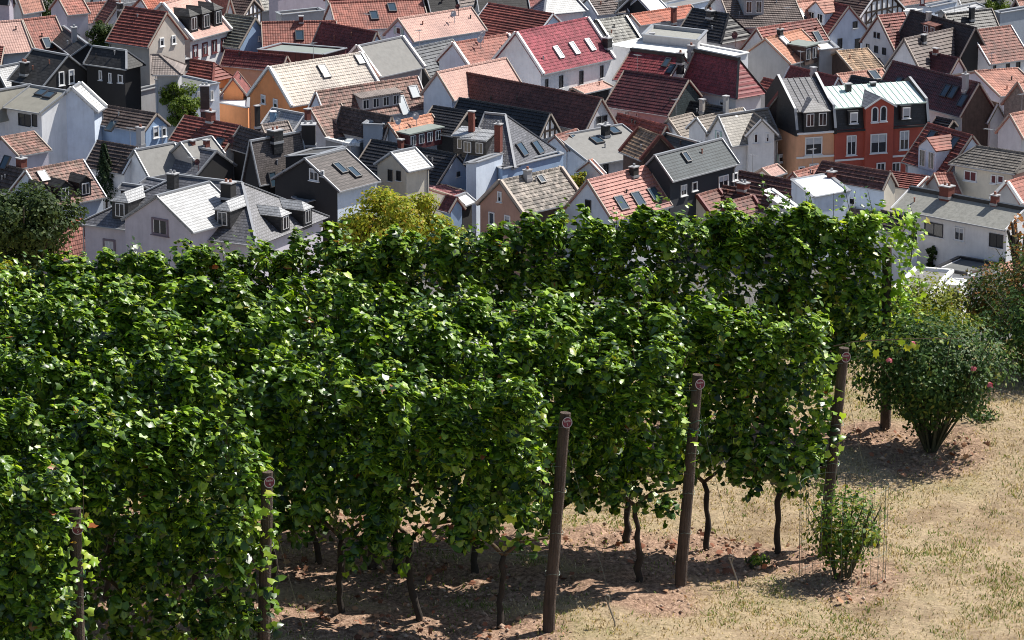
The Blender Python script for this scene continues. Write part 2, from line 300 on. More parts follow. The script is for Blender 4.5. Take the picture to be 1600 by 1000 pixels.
def dish(parent, rec):
    x, y, z, r = rec; r *= .62; mb = MB(); top = Vector((x, y, z + .9)); mb.tube([(x, y, z - .2), top], .03, 6)
    rz = parent.rotation_euler.z; dv = Vector((-.35, -.9, .35)); dv.rotate(Matrix.Rotation(-rz, 3, 'Z')); dv.normalize()
    a = dv.cross(Vector((0, 0, 1))).normalized(); b = dv.cross(a); c = top + dv * .1
    rim = [c + (a * math.cos(i * math.pi / 7) + b * math.sin(i * math.pi / 7) * 1.1) * r + dv * .12 for i in range(14)]
    for i in range(14): mb.poly([c, rim[i], rim[(i + 1) % 14]]); mb.poly([c - dv * .02, rim[(i + 1) % 14], rim[i]])
    mb.bar(c - b * r * .5, c + dv * .45, .03, .03); mb.box(c + dv * .45, (.1, .1, .12))
    mb.build('satellite_dish', random.choice(['dish', 'dish', 'dish_dark']), parent)
ROOTS = {}
def house(R):
    join = R.get('join')
    root = empty(R.get('name', 'house'), (R['loc'][0], R['loc'][1], 0), R.get('rot', 0))
    ROOTS[R['key']] = root
    if R.get('town'): town_house(R, root)
    elif R.get('flat'): flat_house(R, root)
    else: gable_house(R, root)
    if join:           # a wing: its pieces become parts of the main house
        main = ROOTS[join]; bpy.context.view_layer.update()
        for ch in list(root.children):
            ch.parent = main; ch.matrix_parent_inverse = Matrix.Identity(4)
            ch.matrix_basis = (Matrix.Translation(main.location) @ Matrix.Rotation(main.rotation_euler.z, 4, 'Z')).inverted() @ (Matrix.Translation(root.location) @ Matrix.Rotation(root.rotation_euler.z, 4, 'Z'))
        bpy.data.objects.remove(root)
    else: tag(root, R['label'], R.get('cat', 'house'), 'houses of the old town')
def gable_house(R, root):
    L, w, h, zr, s, w2 = (R[k] for k in ('L', 'w', 'h', 'zr', 's', 'w2')); ha, hb = R['ha'], R['hb']; rm = R['roof']
    h2 = h * w2 / w; x0, x1 = -L / 2, L / 2; e0, e1 = x0 - (ha or 0), x1 + (hb or 0); til = rm in TILED; st = STEP.get(rm, .05)
    rf = MB(); hp = h2
    if w2 < w * .9: hp = .3                                    # lean-to: the back drops as a short parapet
    slope(rf, (x0, 0, zr), (x1, 0, zr), (e1, s * w, zr - h), (e0, s * w, zr - h), til, st)
    slope(rf, (x0, 0, zr), (x1, 0, zr), (e1, -s * w2, zr - h2), (e0, -s * w2, zr - h2), til, st)
    if ha: slope(rf, (x0, 0, zr), (x0, 0, zr), (e0, s * w, zr - h), (e0, -s * w2, zr - h2), til, st)
    if hb: slope(rf, (x1, 0, zr), (x1, 0, zr), (e1, s * w, zr - h), (e1, -s * w2, zr - h2), til, st)
    ro = rf.build('roof', rm, root); fix_normals(ro)
    # ridge cap, hips, verges, gutter
    rc = MB(); cm = R.get('cap'); k = .2 if cm else .11
    nr = max(2, int(L / .38))
    if til and not cm:
        for i in range(nr):
            a, b = x0 + L * i / nr, x0 + L * (i + 1.08) / nr; z = zr + .05
            pr = [(-k, -.09), (-k * .5, .05), (0, .09), (k * .5, .05), (k, -.09)]
            for (y1, z1), (y2, z2) in zip(pr, pr[1:]): rc.poly([(a, y1, z + z1 + .03), (a, y2, z + z2 + .03), (min(b, x1), y2, z + z2), (min(b, x1), y1, z + z1)])
            rc.poly([(a, y, z + zz + .03) for y, zz in pr])
    else: rc.box((0, 0, zr + .05), (L, k * 2, .16 if not cm else .3))
    for (rx, ex, on) in ((x0, e0, ha), (x1, e1, hb)):
        if on:
            rc.bar((rx, 0, zr + .06), (ex, s * w, zr - h + .07), .2, .09); rc.bar((rx, 0, zr + .06), (ex, -s * w2, zr - h2 + .07), .2, .09)
    rc.build('ridge_cap', cm or (rm if til else 'zinc'), ro)
    vg = R.get('verge'); vw, vh = (.24, .3) if vg else (.09, .16)
    vm = vg or ('frame_white' if R['wall'] in ('white', 'blue_white', 'cream') and random.random() < .3 else 'beige_trim' if til else 'zinc')
    for ex, on, sg in ((x0, ha, 1), (x1, hb, -1)):
        if not on:
            for sy, ww, hh in ((s, w, h), (-s, w2, h2)):
                p = Vector((ex + sg * vw / 2, 0, zr)); q = Vector((ex + sg * vw / 2, sy * ww, zr - hh)); up = Vector((0, sy * hh, ww)).normalized()
                off = up * (.05 if not vg else .08); vb = MB(); vb.bar(p + off, q + off, vw, vh, up); vb.build('verge_board', vm, root)
    gt = MB(); gt.bar((e0, s * (w + .05), zr - h - .03), (e1, s * (w + .05), zr - h - .03), .12, .1)
    if random.random() < .6 and zr - h > 4: xx = e1 - .35; dp = MB(); dp.bar((xx, s * (w + .02), zr - h), (xx, s * (w - .25), zr - h - .35), .08, .08); dp.bar((xx, s * (w - .25), zr - h - .35), (xx, s * (w - .25), 0), .08, .08, (0, 1, 0)); dp.build('downpipe', 'zinc', root)
    gt.build('gutter', 'zinc', root)
    # walls
    o = .3; wa = max(w - o, w * .6); wb = max(w2 - o, w2 * .6); za = zr - h * wa / w - .12; zb = zr - h2 * wb / w2 - .12
    xa = e0 + .15 + (o if ha else 0); xb = e1 - .15 - (o if hb else 0); zt = zr - .13
    m = MB(); y1, y2 = s * wa, -s * wb
    m.poly([(xa, y1, 0), (xb, y1, 0), (xb, y1, za), (xa, y1, za)], 2); m.poly([(xa, y2, 0), (xb, y2, 0), (xb, y2, zb), (xa, y2, zb)])
    for xx, on, mi in ((xa, ha, 1), (xb, hb, 1)):
        if on: m.poly([(xx, y1, 0), (xx, y2, 0), (xx, y2, zb), (xx, y1, za)], mi)
        else: m.poly([(xx, y1, 0), (xx, y2, 0), (xx, y2, zb), (xx, 0, zt), (xx, y1, za)], mi)
    wl = fix_normals(m.build('wall', [R['wall'], R.get('gab', R['wall']), R.get('wallE', R['wall'])], root))
    if R.get('timber'):
        tb = MB(); hz = za
        def ys(z): k = (zt - z) / max(zt - za, .1); return (-wb * k * s, wa * k * s) if k < 1 else (-wb * s, wa * s)
        X = xa - .03
        zs = [zt - .25 - i * 1.05 for i in range(6)]
        for z in zs:
            a, b = ys(z); tb.bar((X, a, z), (X, b, z), .1, .16, (0, 0, 1))
        nb = max(5, int((wa + wb) / .75) + 1)
        for i in range(nb):
            y = -wb * s + (wa + wb) * s * i / (nb - 1); k = abs(y) / (wa if y * s > 0 else wb); top = zt - (zt - za) * k - .1
            tb.bar((X - .004, y, zs[-1]), (X - .004, y, top), .14, .1, (1, 0, 0))
        for sy, ww in ((s, wa), (-s, wb)):
            tb.bar((X - .008, sy * .1, zt - .15), (X - .008, sy * ww, za), .1, .18, (0, 0, 1)); tb.bar((X - .012, sy * ww * .2, zs[2]), (X - .012, sy * ww * .75, zs[3]), .1, .12, (0, 0, 1))
        tb.build('timber_frame', 'timber', wl)
    for fc, a, z, ww, hh, stl in R.get('win', ()):
        if fc == 'A': window(root, (xa, a, z), (-1, 0), ww, hh, stl)
        else: window(root, (a, y1, z), (0, s), ww, hh, stl)
    for x in R.get('sky', ()): skylight(root, x)
    for x in R.get('ch', ()): chimney(root, x)
    for x in R.get('dor', ()): dormer(root, x)
    for x in R.get('sat', ()): dish(root, x)
    if L > 3 and not R.get('join'):
        for i in range(random.choice((0, 1, 1, 2, 2))):           # soil vent pipes through the visible slope
            a, t_ = random.uniform(-.4, .4) * L, random.uniform(.2, .75); v = MB(); q = Vector((a, s * w * t_, zr - h * t_)); v.tube([q - Vector((0, 0, .1)), q + Vector((0, 0, .28))], .06, 7); v.tube([q + Vector((0, 0, .28)), q + Vector((0, 0, .36))], .085, 7); v.build('vent_pipe', random.choice(['zinc', 'dark_trim', 'clay_pot']), ro)
        if random.random() < .16:
            a = random.uniform(-.35, .35) * L; v = MB(); q = Vector((a, 0, zr)); v.tube([q, q + Vector((0, 0, 1.7))], .022, 5)
            for k_ in range(7): zz = 1.62 - .0 * k_; v.bar(q + Vector((-.35 + k_ * .12, -.28 + k_ * .02, zz)), q + Vector((-.35 + k_ * .12, .28 - k_ * .02, zz)), .018, .018)
            v.bar(q + Vector((-.4, 0, 1.62)), q + Vector((.42, 0, 1.62)), .02, .02); v.build('aerial', 'zinc', root)
def flat_house(R, root):
    z, zb, par = R['z'], R['zb'], R['par']; P = [Vector((*p, 0)) for p in R['pts']]; c = sum(P, Vector()) / 4; Z = Vector((0, 0, 1)); m = MB()
    area = sum(P[i].x * P[(i + 1) % 4].y - P[(i + 1) % 4].x * P[i].y for i in range(4)); sg = 1 if area > 0 else -1
    inner = [p + (c - p) * min(.25 / max((c - p).length, .3), .4) for p in P]
    for i in range(4):
        j = (i + 1) % 4; m.poly([P[i] + Z * zb, P[j] + Z * zb, P[j] + Z * (z + par), P[i] + Z * (z + par)])
        m.poly([inner[i] + Z * (z - .05), inner[j] + Z * (z - .05), inner[j] + Z * (z + par), inner[i] + Z * (z + par)][::-1]); m.poly([P[i] + Z * (z + par), P[j] + Z * (z + par), inner[j] + Z * (z + par), inner[i] + Z * (z + par)])
    fix_normals(m.build('wall', R['wall'], root))
    rf = MB(); rf.poly([p + Z * z for p in (inner if sg > 0 else inner[::-1])]); rf.build('roof', R['roof'], root)
    cp = MB()
    for i in range(4):
        a, b = P[i], P[(i + 1) % 4]; cp.bar(a + Z * (z + par + .03), b + Z * (z + par + .03), .3, .07 if not R.get('pm') else .22)
    cp.build('coping', R.get('pm') or ('zinc' if R['wall'] != 'white' else 'white_trim'), root)
    for fc, a, zz, ww, hh, stl in R.get('win', ()):
        e = (P[1] if fc == 'a' else P[3]) - P[0]; e.normalize(); n = Vector((-e.y, e.x, 0))
        if n.dot(P[0] + e - c) < 0: n = -n
        window(root, P[0] + e * a + Z * zz, n, ww, hh, stl)
    for x in R.get('ch', ()): chimney(root, x)

def arch_window(parent, pos, w, h):
    """round headed window: white surround, dark pane"""
    x, y, z = pos; r = w / 2; fr = MB(); out, inn = [], []
    for i in range(9):
        a = math.pi * i / 8; out.append((x + math.cos(a) * r, z + h / 2 - r + math.sin(a) * r)); inn.append((x + math.cos(a) * (r - .1), z + h / 2 - r + math.sin(a) * (r - .1)))
    out = [(x + r, z - h / 2)] + out + [(x - r, z - h / 2)]; inn = [(x + r - .1, z - h / 2 + .08)] + inn + [(x - r + .1, z - h / 2 + .08)]
    for i in range(len(out)):
        j = (i + 1) % len(out); a, b, c, d = out[i], out[j], inn[j], inn[i]
        fr.hexa([(a[0], y - .09, a[1]), (b[0], y - .09, b[1]), (c[0], y - .09, c[1]), (d[0], y - .09, d[1]), (a[0], y, a[1]), (b[0], y, b[1]), (c[0], y, c[1]), (d[0], y, d[1])])
    fr.box((x, y - .1, z - h / 2 - .05), (w + .1, .2, .1)); o = fix_normals(fr.build('window', 'frame_white', parent))
    pm = MB(); pm.poly([(a, y - .03, b) for a, b in inn][::-1]); pm.build('pane', 'pane', o)
def town_house(R, root):
    """terraced house with a mansard: local x runs along the facade, y goes back, the facade stands at y = 0"""
    W, zc, hm, dp, rise = R['W'], R['zc'], R['hm'], R['depth'], R['rise']; ins = .5; zm = zc + hm
    w = MB(); w.hexa([(0, 0, 0), (W, 0, 0), (W, dp, 0), (0, dp, 0), (0, 0, zc), (W, 0, zc), (W, dp, zc), (0, dp, zc)]); w.build('wall', R['wall'], root)
    c = MB(); c.box((W / 2, -.08, zc - .09), (W + .04, .3, .16)); c.build('cornice', 'frame_white' if R['key'] == 'peach' else 'dark_trim', root)
    for z in R['band']: b = MB(); b.box((W / 2, -.035, z), (W - .02, .09, .16)); b.build('string_course', 'frame_white', root)
    m = MB(); m.hexa([(.05, .06, zc), (W - .05, .06, zc), (W - .05, dp, zc), (.05, dp, zc), (.05, ins, zm), (W - .05, ins, zm), (W - .05, dp, zm), (.05, dp, zm)]); m.build('mansard', 'slate_wall', root)
    r = MB(); mid = dp * .62
    slope(r, (0, mid, zm + rise), (W, mid, zm + rise), (W, ins - .22, zm + .04), (0, ins - .22, zm + .04), False, 0, .12)
    slope(r, (0, mid, zm + rise), (W, mid, zm + rise), (W, dp, zm), (0, dp, zm), False, 0, .12)
    for i in range(int(W / .55)):       # standing seams
        x = .3 + i * .55; r.bar((x, ins - .2, zm + .07), (x, mid, zm + rise + .03), .035, .05)
    r.build('roof', R['roof'], root)
    for x in (0, W):
        p = MB(); t = .12
        prof = [(-.1, zc - .3), (-.1, zc + .25), (ins - .1, zm + .35), (mid, zm + rise + .4), (dp, zm + .4), (dp, zc - .3)]
        a = [(x - t, y, z) for y, z in prof]; b = [(x + t, y, z) for y, z in prof]; p.poly(a); p.poly(b[::-1])
        for i in range(len(a)): j = (i + 1) % len(a); p.poly([a[j], a[i], b[i], b[j]], 1 if 0 < i < 4 else 0)
        fix_normals(p.build('party_wall', ['slate_wall', 'zinc'], root))
    for x, off, z, ww, hh, st in R['win']: window(root, (x, off, z), (0, -1), ww, hh, st)
    for x, off, z, ww, hh, st in R['mwin']:
        d = MB(); d.box((x, .3, z), (ww + .3, .8, hh + .3)); o = d.build('dormer', 'slate_wall', root)
        window(o, (x, -.1, z), (0, -1), ww, hh, 'w'); s = MB(); s.box((x, -.17, z + .08), (ww - .16, .03, hh - .3)); s.build('roller_blind', 'shutter', o)
    if R.get('bay'):
        x0, x1, ze, za = R['bay']; xm = (x0 + x1) / 2; b = MB(); f = [(x0, 0), (x1, 0), (x1, ze), (xm, za), (x0, ze)]
        fr = [(x, -.25, z) for x, z in f]; bk = [(x, 3.2, z) for x, z in f]; b.poly(fr)
        for i in range(5): j = (i + 1) % 5; b.poly([fr[j], fr[i], bk[i], bk[j]])
        g = fix_normals(b.build('central_bay', R['wall'], root)); s = MB(); k = (za - ze) / (xm - x0)
        for sg, xe in ((-1, x0), (1, x1)): slope(s, (xm, -.4, za + .14), (xm, 3.6, za + .14), (xe + sg * .2, 3.6, ze + .14 - k * .2), (xe + sg * .2, -.4, ze + .14 - k * .2), False, 0, .1)
        s.build('bay_roof', 'slate_mid', g)
        v = MB()
        for xe, sg in ((x0, -1), (x1, 1)): v.bar((xm, -.42, za + .04), (xe + sg * .2, -.42, ze + .04 - k * .2), .06, .14, (0, 0, 1))
        v.build('verge_board', 'frame_white', g)
        for x, off, z, ww, hh, st in R['bwin']: arch_window(g, (x, off, z), ww, hh) if st == 'arch' else window(g, (x, off, z), (0, -1), ww, hh, st)
    for x in R.get('ch', ()): chimney(root, x)
    for x in R.get('dor', ()): dormer(root, x)
HOUSES = [
 {'loc':(-50.12,367.72),'rot':153.53,'L':4.16,'w':0.6,'h':1.39,'zr':12,'s':-1,'w2':0.6,'ha':None,'hb':None,'roof':'slate_dark','wall':'lavender','key':'t1','label':'lavender grey gable house with dark roof at the top left corner'},
 {'loc':(-48.1,376.97),'rot':50.7,'L':3.05,'w':0.85,'h':1.84,'zr':10,'s':-1,'w2':0.85,'ha':None,'hb':None,'roof':'salmon','wall':'timber_white','key':'t2','label':'salmon roofed house half hidden behind dark green trees at the top left'},
 {'loc':(-50.77,376.69),'rot':-162.88,'L':1.56,'w':0.92,'h':0.71,'zr':8,'s':1,'w2':0.92,'ha':None,'hb':None,'roof':'red_pale','wall':'white','key':'t3','label':'low house with weathered red roof beside the pale pink roof at the left edge'},
 {'loc':(-43.06,369.23),'rot':32.86,'L':2.55,'w':2.04,'h':1.47,'zr':11,'s':-1,'w2':2.04,'ha':None,'hb':None,'roof':'red_pale','wall':'lavender','key':'t5a','label':'pale red tiled house behind the two pointed conifers,left gable lavender'},
 {'loc':(-41.6,376.78),'rot':21.88,'L':2.87,'w':1.7,'h':1.69,'zr':9,'s':-1,'w2':1.7,'ha':None,'hb':None,'roof':'red_pale','wall':'white','key':'t5','label':'pale red tiled house right of the small pointed conifer'},
 {'loc':(-39.28,374.98),'rot':125.64,'L':2.29,'w':1.71,'h':1.96,'zr':9.5,'s':1,'w2':1.71,'ha':None,'hb':None,'roof':'red_brown','wall':'white','ch':[(-1.95,0.48,8.95,9.64,0.55,'slate_wall')],'key':'t6','label':'narrow red brown striped roof sloping left above the dark slate chimney'},
 {'loc':(-35.09,374.85),'rot':31.35,'L':3.59,'w':2.51,'h':1.51,'zr':10,'s':1,'w2':2.51,'ha':None,'hb':None,'roof':'orange_red','wall':'white','key':'t7','label':'orange red roof tucked behind the striped red roof and the white verge'},
 {'loc':(-33.97,352.31),'rot':143.56,'L':5.3,'w':2.77,'h':2.86,'zr':12.6,'s':1,'w2':2.77,'ha':None,'hb':None,'roof':'red_stripe','wall':'beige','win':[('A',0.75,9.98,0.58,0.8,'w'),('A',-0.92,9.96,0.54,0.81,'w')],'key':'h5','label':'dark red striped roof left of the beige gable with two windows'},
 {'loc':(-31.96,367.82),'rot':59.67,'L':6.78,'w':3.45,'h':3.24,'zr':11,'s':-1,'w2':3.45,'ha':None,'hb':None,'roof':'pink','wall':'white','win':[('E',-2.47,6.54,0.83,1.31,'m'),('E',-0.85,6.52,0.83,1.28,'m'),('E',0.73,6.52,0.84,1.28,'m'),('E',2.3,6.47,0.84,1.29,'m')],'dor':[('hip',-2.17,-2.87,8.31,0.0,-1.0,0.94,1.4,1.7,'slate_dark','slate_wall'),('hip',-0.16,-2.92,8.26,0.0,-1.0,0.94,1.4,1.7,'slate_dark','slate_wall'),('hip',1.94,-2.88,8.3,0.0,-1.0,0.94,1.4,1.7,'slate_dark','slate_wall')],'verge':'white_trim','gab':'beige','key':'h6','label':'white house with pale pink roof and three dark hipped dormers in a row'},
 {'loc':(-26.47,369.87),'rot':141.99,'L':4.01,'w':2.5,'h':2.59,'zr':8.9,'s':1,'w2':2.5,'ha':None,'hb':None,'roof':'grey_green','wall':'blue','win':[('A',-0.61,6.87,0.29,0.48,'w')],'key':'h7','label':'light blue gabled house with grey green striped roof'},
 {'loc':(-28.88,374.62),'rot':135.57,'L':3.33,'w':0.6,'h':1.62,'zr':10,'s':-1,'w2':0.6,'ha':None,'hb':None,'roof':'red_pale','wall':'white','key':'t8p','label':'faded pink roof between the white parapet and the brown half timbered house'},
 {'loc':(-27.04,379.53),'rot':151.57,'L':2.97,'w':1.79,'h':1.33,'zr':9,'s':1,'w2':1.79,'ha':None,'hb':None,'roof':'brown','wall':'white','timber':True,'key':'t8','label':'half timbered gable house with dark brown roof left of the mauve block'},
 {'flat':1,'loc':(-22.17,393.18),'pts':[(-1.84,-3.21),(-2.94,-0.75),(1.84,3.21),(2.94,0.75)],'z':8,'zb':0,'roof':'felt','wall':'mauve','par':0.15,'name':'annex','cat':'annex','key':'t9','label':'tall pale mauve rendered block at the top edge'},
 {'flat':1,'loc':(-21.39,382.86),'pts':[(-1.74,-2.09),(-2.4,-0.47),(1.74,2.09),(2.4,0.47)],'z':7,'zb':0,'roof':'felt','wall':'grey_render','par':0.15,'name':'annex','cat':'annex','key':'t9b','label':'low grey annex with thin white coping below the mauve block'},
 {'loc':(-16.03,387.53),'rot':18.23,'L':6.19,'w':0.93,'h':0.53,'zr':8,'s':-1,'w2':0.93,'ha':None,'hb':None,'roof':'red_stripe','wall':'white','key':'t10b','label':'red striped roof at the very top behind the weathered red roof'},
 {'loc':(-13.4,374.98),'rot':14.16,'L':9.49,'w':3.34,'h':2.13,'zr':9.5,'s':-1,'w2':3.34,'ha':None,'hb':None,'roof':'red_weather','wall':'white','sky':[(-0.62,-1.75,8.38,0.0,-1.0,0.639,0.75,1.15),(1.39,-0.87,8.95,0.0,-1.0,0.639,0.75,1.15)],'key':'t10','label':'long weathered red roof with two small skylights and narrow white gable'},
 {'loc':(-7.05,376.5),'rot':25.33,'L':3.3,'w':1.0,'h':1.57,'zr':10,'s':-1,'w2':1.0,'ha':None,'hb':None,'roof':'slate_dark','wall':'dark','key':'t11','label':'dark slate roof in shade behind the pale pink roof at the top'},
 {'loc':(-1.0,380.71),'rot':10.33,'L':5.3,'w':1.51,'h':1.28,'zr':9,'s':1,'w2':1.51,'ha':None,'hb':None,'roof':'slate_dark','wall':'grey_render','key':'t12','label':'grey house with dark slate roof at the top centre'},
 {'loc':(-7.48,368.2),'rot':42.06,'L':9.5,'w':2.3,'h':1.91,'zr':9.5,'s':-1,'w2':2.3,'ha':None,'hb':None,'roof':'pink','wall':'blue_white','win':[('A',0.01,8.35,0.71,0.72,'s')],'sat':[(1.48,-1.18,8.52,0.45),(2.53,-0.57,9.03,0.4)],'key':'h10','label':'long pale pink roof with thick white parapet and light blue shuttered gable'},
 {'loc':(0.84,373.58),'rot':135.77,'L':8.99,'w':4.04,'h':3.26,'zr':9,'s':1,'w2':4.04,'ha':None,'hb':None,'roof':'red_stripe','wall':'blue_white','sky':[(2.94,3.44,6.22,0.0,1.0,0.808,0.75,1.15)],'key':'h11','label':'wide dark red striped roof with a small teal skylight left of the crimson roof'},
 {'loc':(4.74,378.49),'rot':28.18,'L':3.0,'w':1.53,'h':1.52,'zr':9.5,'s':-1,'w2':1.53,'ha':1.1,'hb':0.92,'roof':'slate_light','wall':'white','key':'t13','label':'light grey slate roof at the top above the striped red roof'},
 {'loc':(9.06,380.71),'rot':30.29,'L':3.76,'w':2.13,'h':1.44,'zr':9,'s':-1,'w2':2.13,'ha':None,'hb':None,'roof':'grey_brown','wall':'blue_white','key':'t14','label':'white gabled house with brownish grey roof at the top'},
 {'loc':(11.28,381.19),'rot':127.7,'L':2.41,'w':2.07,'h':1.29,'zr':9,'s':1,'w2':2.07,'ha':None,'hb':None,'roof':'slate_dark','wall':'dark','key':'t15a','label':'dark slate roof beside the white sheet roof at the top'},
 {'loc':(13.44,380.95),'rot':53.4,'L':2.96,'w':1.63,'h':1.27,'zr':9,'s':-1,'w2':1.63,'ha':None,'hb':None,'roof':'white_metal','wall':'dark','key':'t15','label':'black gabled house with white sheet metal roof at the top'},
 {'flat':1,'loc':(9.36,387.52),'pts':[(-3.12,-3.16),(-3.41,-0.82),(3.12,3.16),(3.41,0.82)],'z':6,'zb':0,'roof':'felt_light','wall':'white','par':0.15,'name':'annex','cat':'annex','key':'t16','label':'low pale flat roof strip behind the crimson house'},
 {'loc':(3.74,353.16),'rot':49.36,'L':10.59,'w':3.29,'h':3.49,'zr':11,'s':-1,'w2':3.29,'ha':None,'hb':None,'roof':'crimson','wall':'white','win':[('E',-4.35,6.52,0.37,0.84,'d'),('E',-2.28,6.4,0.52,1.15,'d'),('E',0.65,6.35,0.53,1.27,'d'),('E',3.64,6.48,0.43,1.16,'d')],'sky':[(-1.53,-2.0,8.88,0.0,-1.0,1.06,0.6,1.3,'g'),(0.83,-1.96,8.92,0.0,-1.0,1.06,0.6,1.3,'g'),(3.13,-1.95,8.94,0.0,-1.0,1.06,0.6,1.3,'g')],'ch':[(5.1,-2.47,8.38,9.39,0.68,'slate_wall')],'verge':'white_trim','key':'h13','label':'white house with bright crimson tiled roof and three slim skylights'},
 {'loc':(9.56,365.31),'rot':40.1,'L':3.91,'w':2.13,'h':1.92,'zr':9.5,'s':-1,'w2':2.13,'ha':None,'hb':None,'roof':'grey_tile','wall':'grey_render','verge':'dark_trim','key':'h14','label':'light grey tiled roof framed by a dark parapet beside the crimson roof'},
 {'flat':1,'loc':(15.55,361.71),'pts':[(1.97,-4.23),(-3.1,-1.07),(-1.97,4.23),(3.1,1.07)],'z':8.5,'zb':0,'roof':'gravel_roof','wall':'grey_render','par':0.3,'name':'annex','cat':'annex','key':'h15b','label':'flat grey gravel roof with pale parapet behind the bright white roof','ch':[(-2.22,-0.86,8.5,8.85,0.46,'slate_wall')]},
 {'flat':1,'loc':(15.78,356.92),'pts':[(2.17,-6.84),(-6.37,1.99),(-2.17,6.84),(6.37,-1.99)],'z':8,'zb':0,'roof':'white_flat','wall':'white','par':0.1,'name':'annex','cat':'annex','key':'h15','label':'wide bright white flat roof in the middle of the town'},
 {'loc':(13.12,341.83),'rot':144.62,'L':5.66,'w':3.01,'h':2.31,'zr':10.5,'s':1,'w2':3.01,'ha':None,'hb':None,'roof':'crimson_dark','wall':'white','sky':[(-1.57,0.82,9.87,0.0,1.0,0.769,0.5,1),(-2.36,1.36,9.45,0.0,1.0,0.769,0.5,1)],'ch':[(-2.97,0.74,9.93,10.9,0.57,'slate_wall')],'cap':'dark_trim','key':'h16','label':'dark crimson roof with black ridge band left of the big crimson hip roof'},
 {'loc':(18.31,338.19),'rot':130.25,'L':5.72,'w':1.84,'h':3.07,'zr':11,'s':1,'w2':1.84,'ha':1.72,'hb':None,'roof':'crimson_dark','wall':'white','win':[('E',-2.38,7.19,0.58,0.47,'w')],'ch':[(3.22,0.13,10.79,11.38,0.52,'grey_render')],'cap':'dark_trim','key':'h17','label':'white house with crimson hip roof whose right end is glaring white'},
 {'loc':(12.86,336.16),'rot':141.42,'L':7.25,'w':3.08,'h':2.76,'zr':9.5,'s':1,'w2':3.08,'ha':None,'hb':None,'roof':'maroon','wall':'pink_white','win':[('E',1.22,6.45,0.28,0.35,'w'),('E',0.09,6.42,0.28,0.35,'w')],'gab':'green_slate','key':'h18','label':'maroon roofed house with dark green slate gable'},
 {'flat':1,'loc':(18.02,388.55),'pts':[(-1.82,-4.28),(-2.5,-0.96),(1.82,4.28),(2.5,0.96)],'z':7,'zb':0,'roof':'felt','wall':'blue_white','par':0.15,'name':'annex','cat':'annex','key':'t20','label':'light blue rendered block at the top edge right of centre'},
 {'loc':(14.64,372.82),'rot':41.54,'L':8.25,'w':1.31,'h':0.88,'zr':9,'s':-1,'w2':1.31,'ha':None,'hb':None,'roof':'orange_red','wall':'white','ch':[(0.1,-1.7,7.86,9.48,0.49,'brick')],'key':'t20r','label':'orange red roof with tall brick chimney left of the black tiled roof'},
 {'loc':(19.29,369.15),'rot':135.26,'L':4.8,'w':2.42,'h':2.43,'zr':9.5,'s':1,'w2':2.42,'ha':1.21,'hb':None,'roof':'black_tile','wall':'white','ch':[(-0.49,0.52,8.97,9.7,0.7,'slate_wall')],'sat':[(-5.28,2.27,7.22,0.5)],'key':'h20','label':'black striped tile roof with grey hip end'},
 {'loc':(20.71,378.39),'rot':65.57,'L':2.61,'w':0.88,'h':1.62,'zr':10,'s':1,'w2':0.88,'ha':None,'hb':None,'roof':'brown','wall':'pink_white','timber':True,'key':'t21','label':'small half timbered gable with red beams at the top edge'},
 {'loc':(23.98,374.49),'rot':10.87,'L':7.47,'w':5.63,'h':2.47,'zr':10.5,'s':-1,'w2':5.63,'ha':None,'hb':None,'roof':'grey_brown','wall':'white','dor':[('flat',-1.08,-3.67,8.89,0.0,-1.0,0.438,2.0,1.6,'grey_tile','grey_render')],'key':'t22','label':'large grey brown striped roof with a boxy dormer at the top'},
 {'loc':(23.47,377.82),'rot':-137.8,'L':2.39,'w':1.66,'h':1.41,'zr':7.5,'s':1,'w2':1.66,'ha':None,'hb':None,'roof':'red_stripe','wall':'white','key':'t23b','label':'small red roof wedge beside the grey plaster wall'},
 {'loc':(26.65,367.92),'rot':-138.69,'L':8.36,'w':2.27,'h':2.45,'zr':8.5,'s':1,'w2':2.27,'ha':None,'hb':None,'roof':'red_stripe','wall':'white','sky':[(-2.91,1.34,7.05,0.0,1.0,1.082,0.75,1.15)],'key':'t23','label':'long red striped roof below the white gable with slim twin windows'},
 {'loc':(28.52,374.98),'rot':33.86,'L':5.0,'w':1.8,'h':1.6,'zr':9.5,'s':-1,'w2':1.8,'ha':None,'hb':None,'roof':'salmon','wall':'blue_white','win':[('A',0.28,8.05,0.23,1.06,'d'),('A',-0.17,8.12,0.23,1.06,'d')],'sky':[(-0.98,-1.15,8.48,0.0,-1.0,0.888,0.75,1.15)],'key':'t24','label':'white gabled house with slim twin windows and weathered salmon roof at the top'},
 {'loc':(31.72,373.94),'rot':124.5,'L':4.76,'w':2.58,'h':2.63,'zr':9.5,'s':1,'w2':2.58,'ha':None,'hb':None,'roof':'red_dark','wall':'blue_white','win':[('A',-0.86,7.62,0.56,0.65,'d'),('A',1.02,5.93,0.56,1.05,'d'),('A',-1.22,5.69,0.61,1.02,'d')],'dor':[('gable',0.42,1.89,7.57,0.0,1.0,1.019,2.6,1.3,'salmon','blue_white')],'key':'t25','label':'blue white gabled house with one square window and red roof'},
 {'loc':(34.68,377.95),'rot':137.14,'L':5.67,'w':3.67,'h':2.9,'zr':11,'s':1,'w2':3.67,'ha':None,'hb':None,'roof':'brown','wall':'white','timber':True,'key':'t26','label':'half timbered gable house with dark brown striped roof at the top right'},
 {'loc':(36.1,380.43),'rot':29.59,'L':2.33,'w':1.02,'h':1.02,'zr':7,'s':-1,'w2':1.02,'ha':None,'hb':None,'roof':'red_pale','wall':'white','key':'t27','label':'small pale red roof between two white gables'},
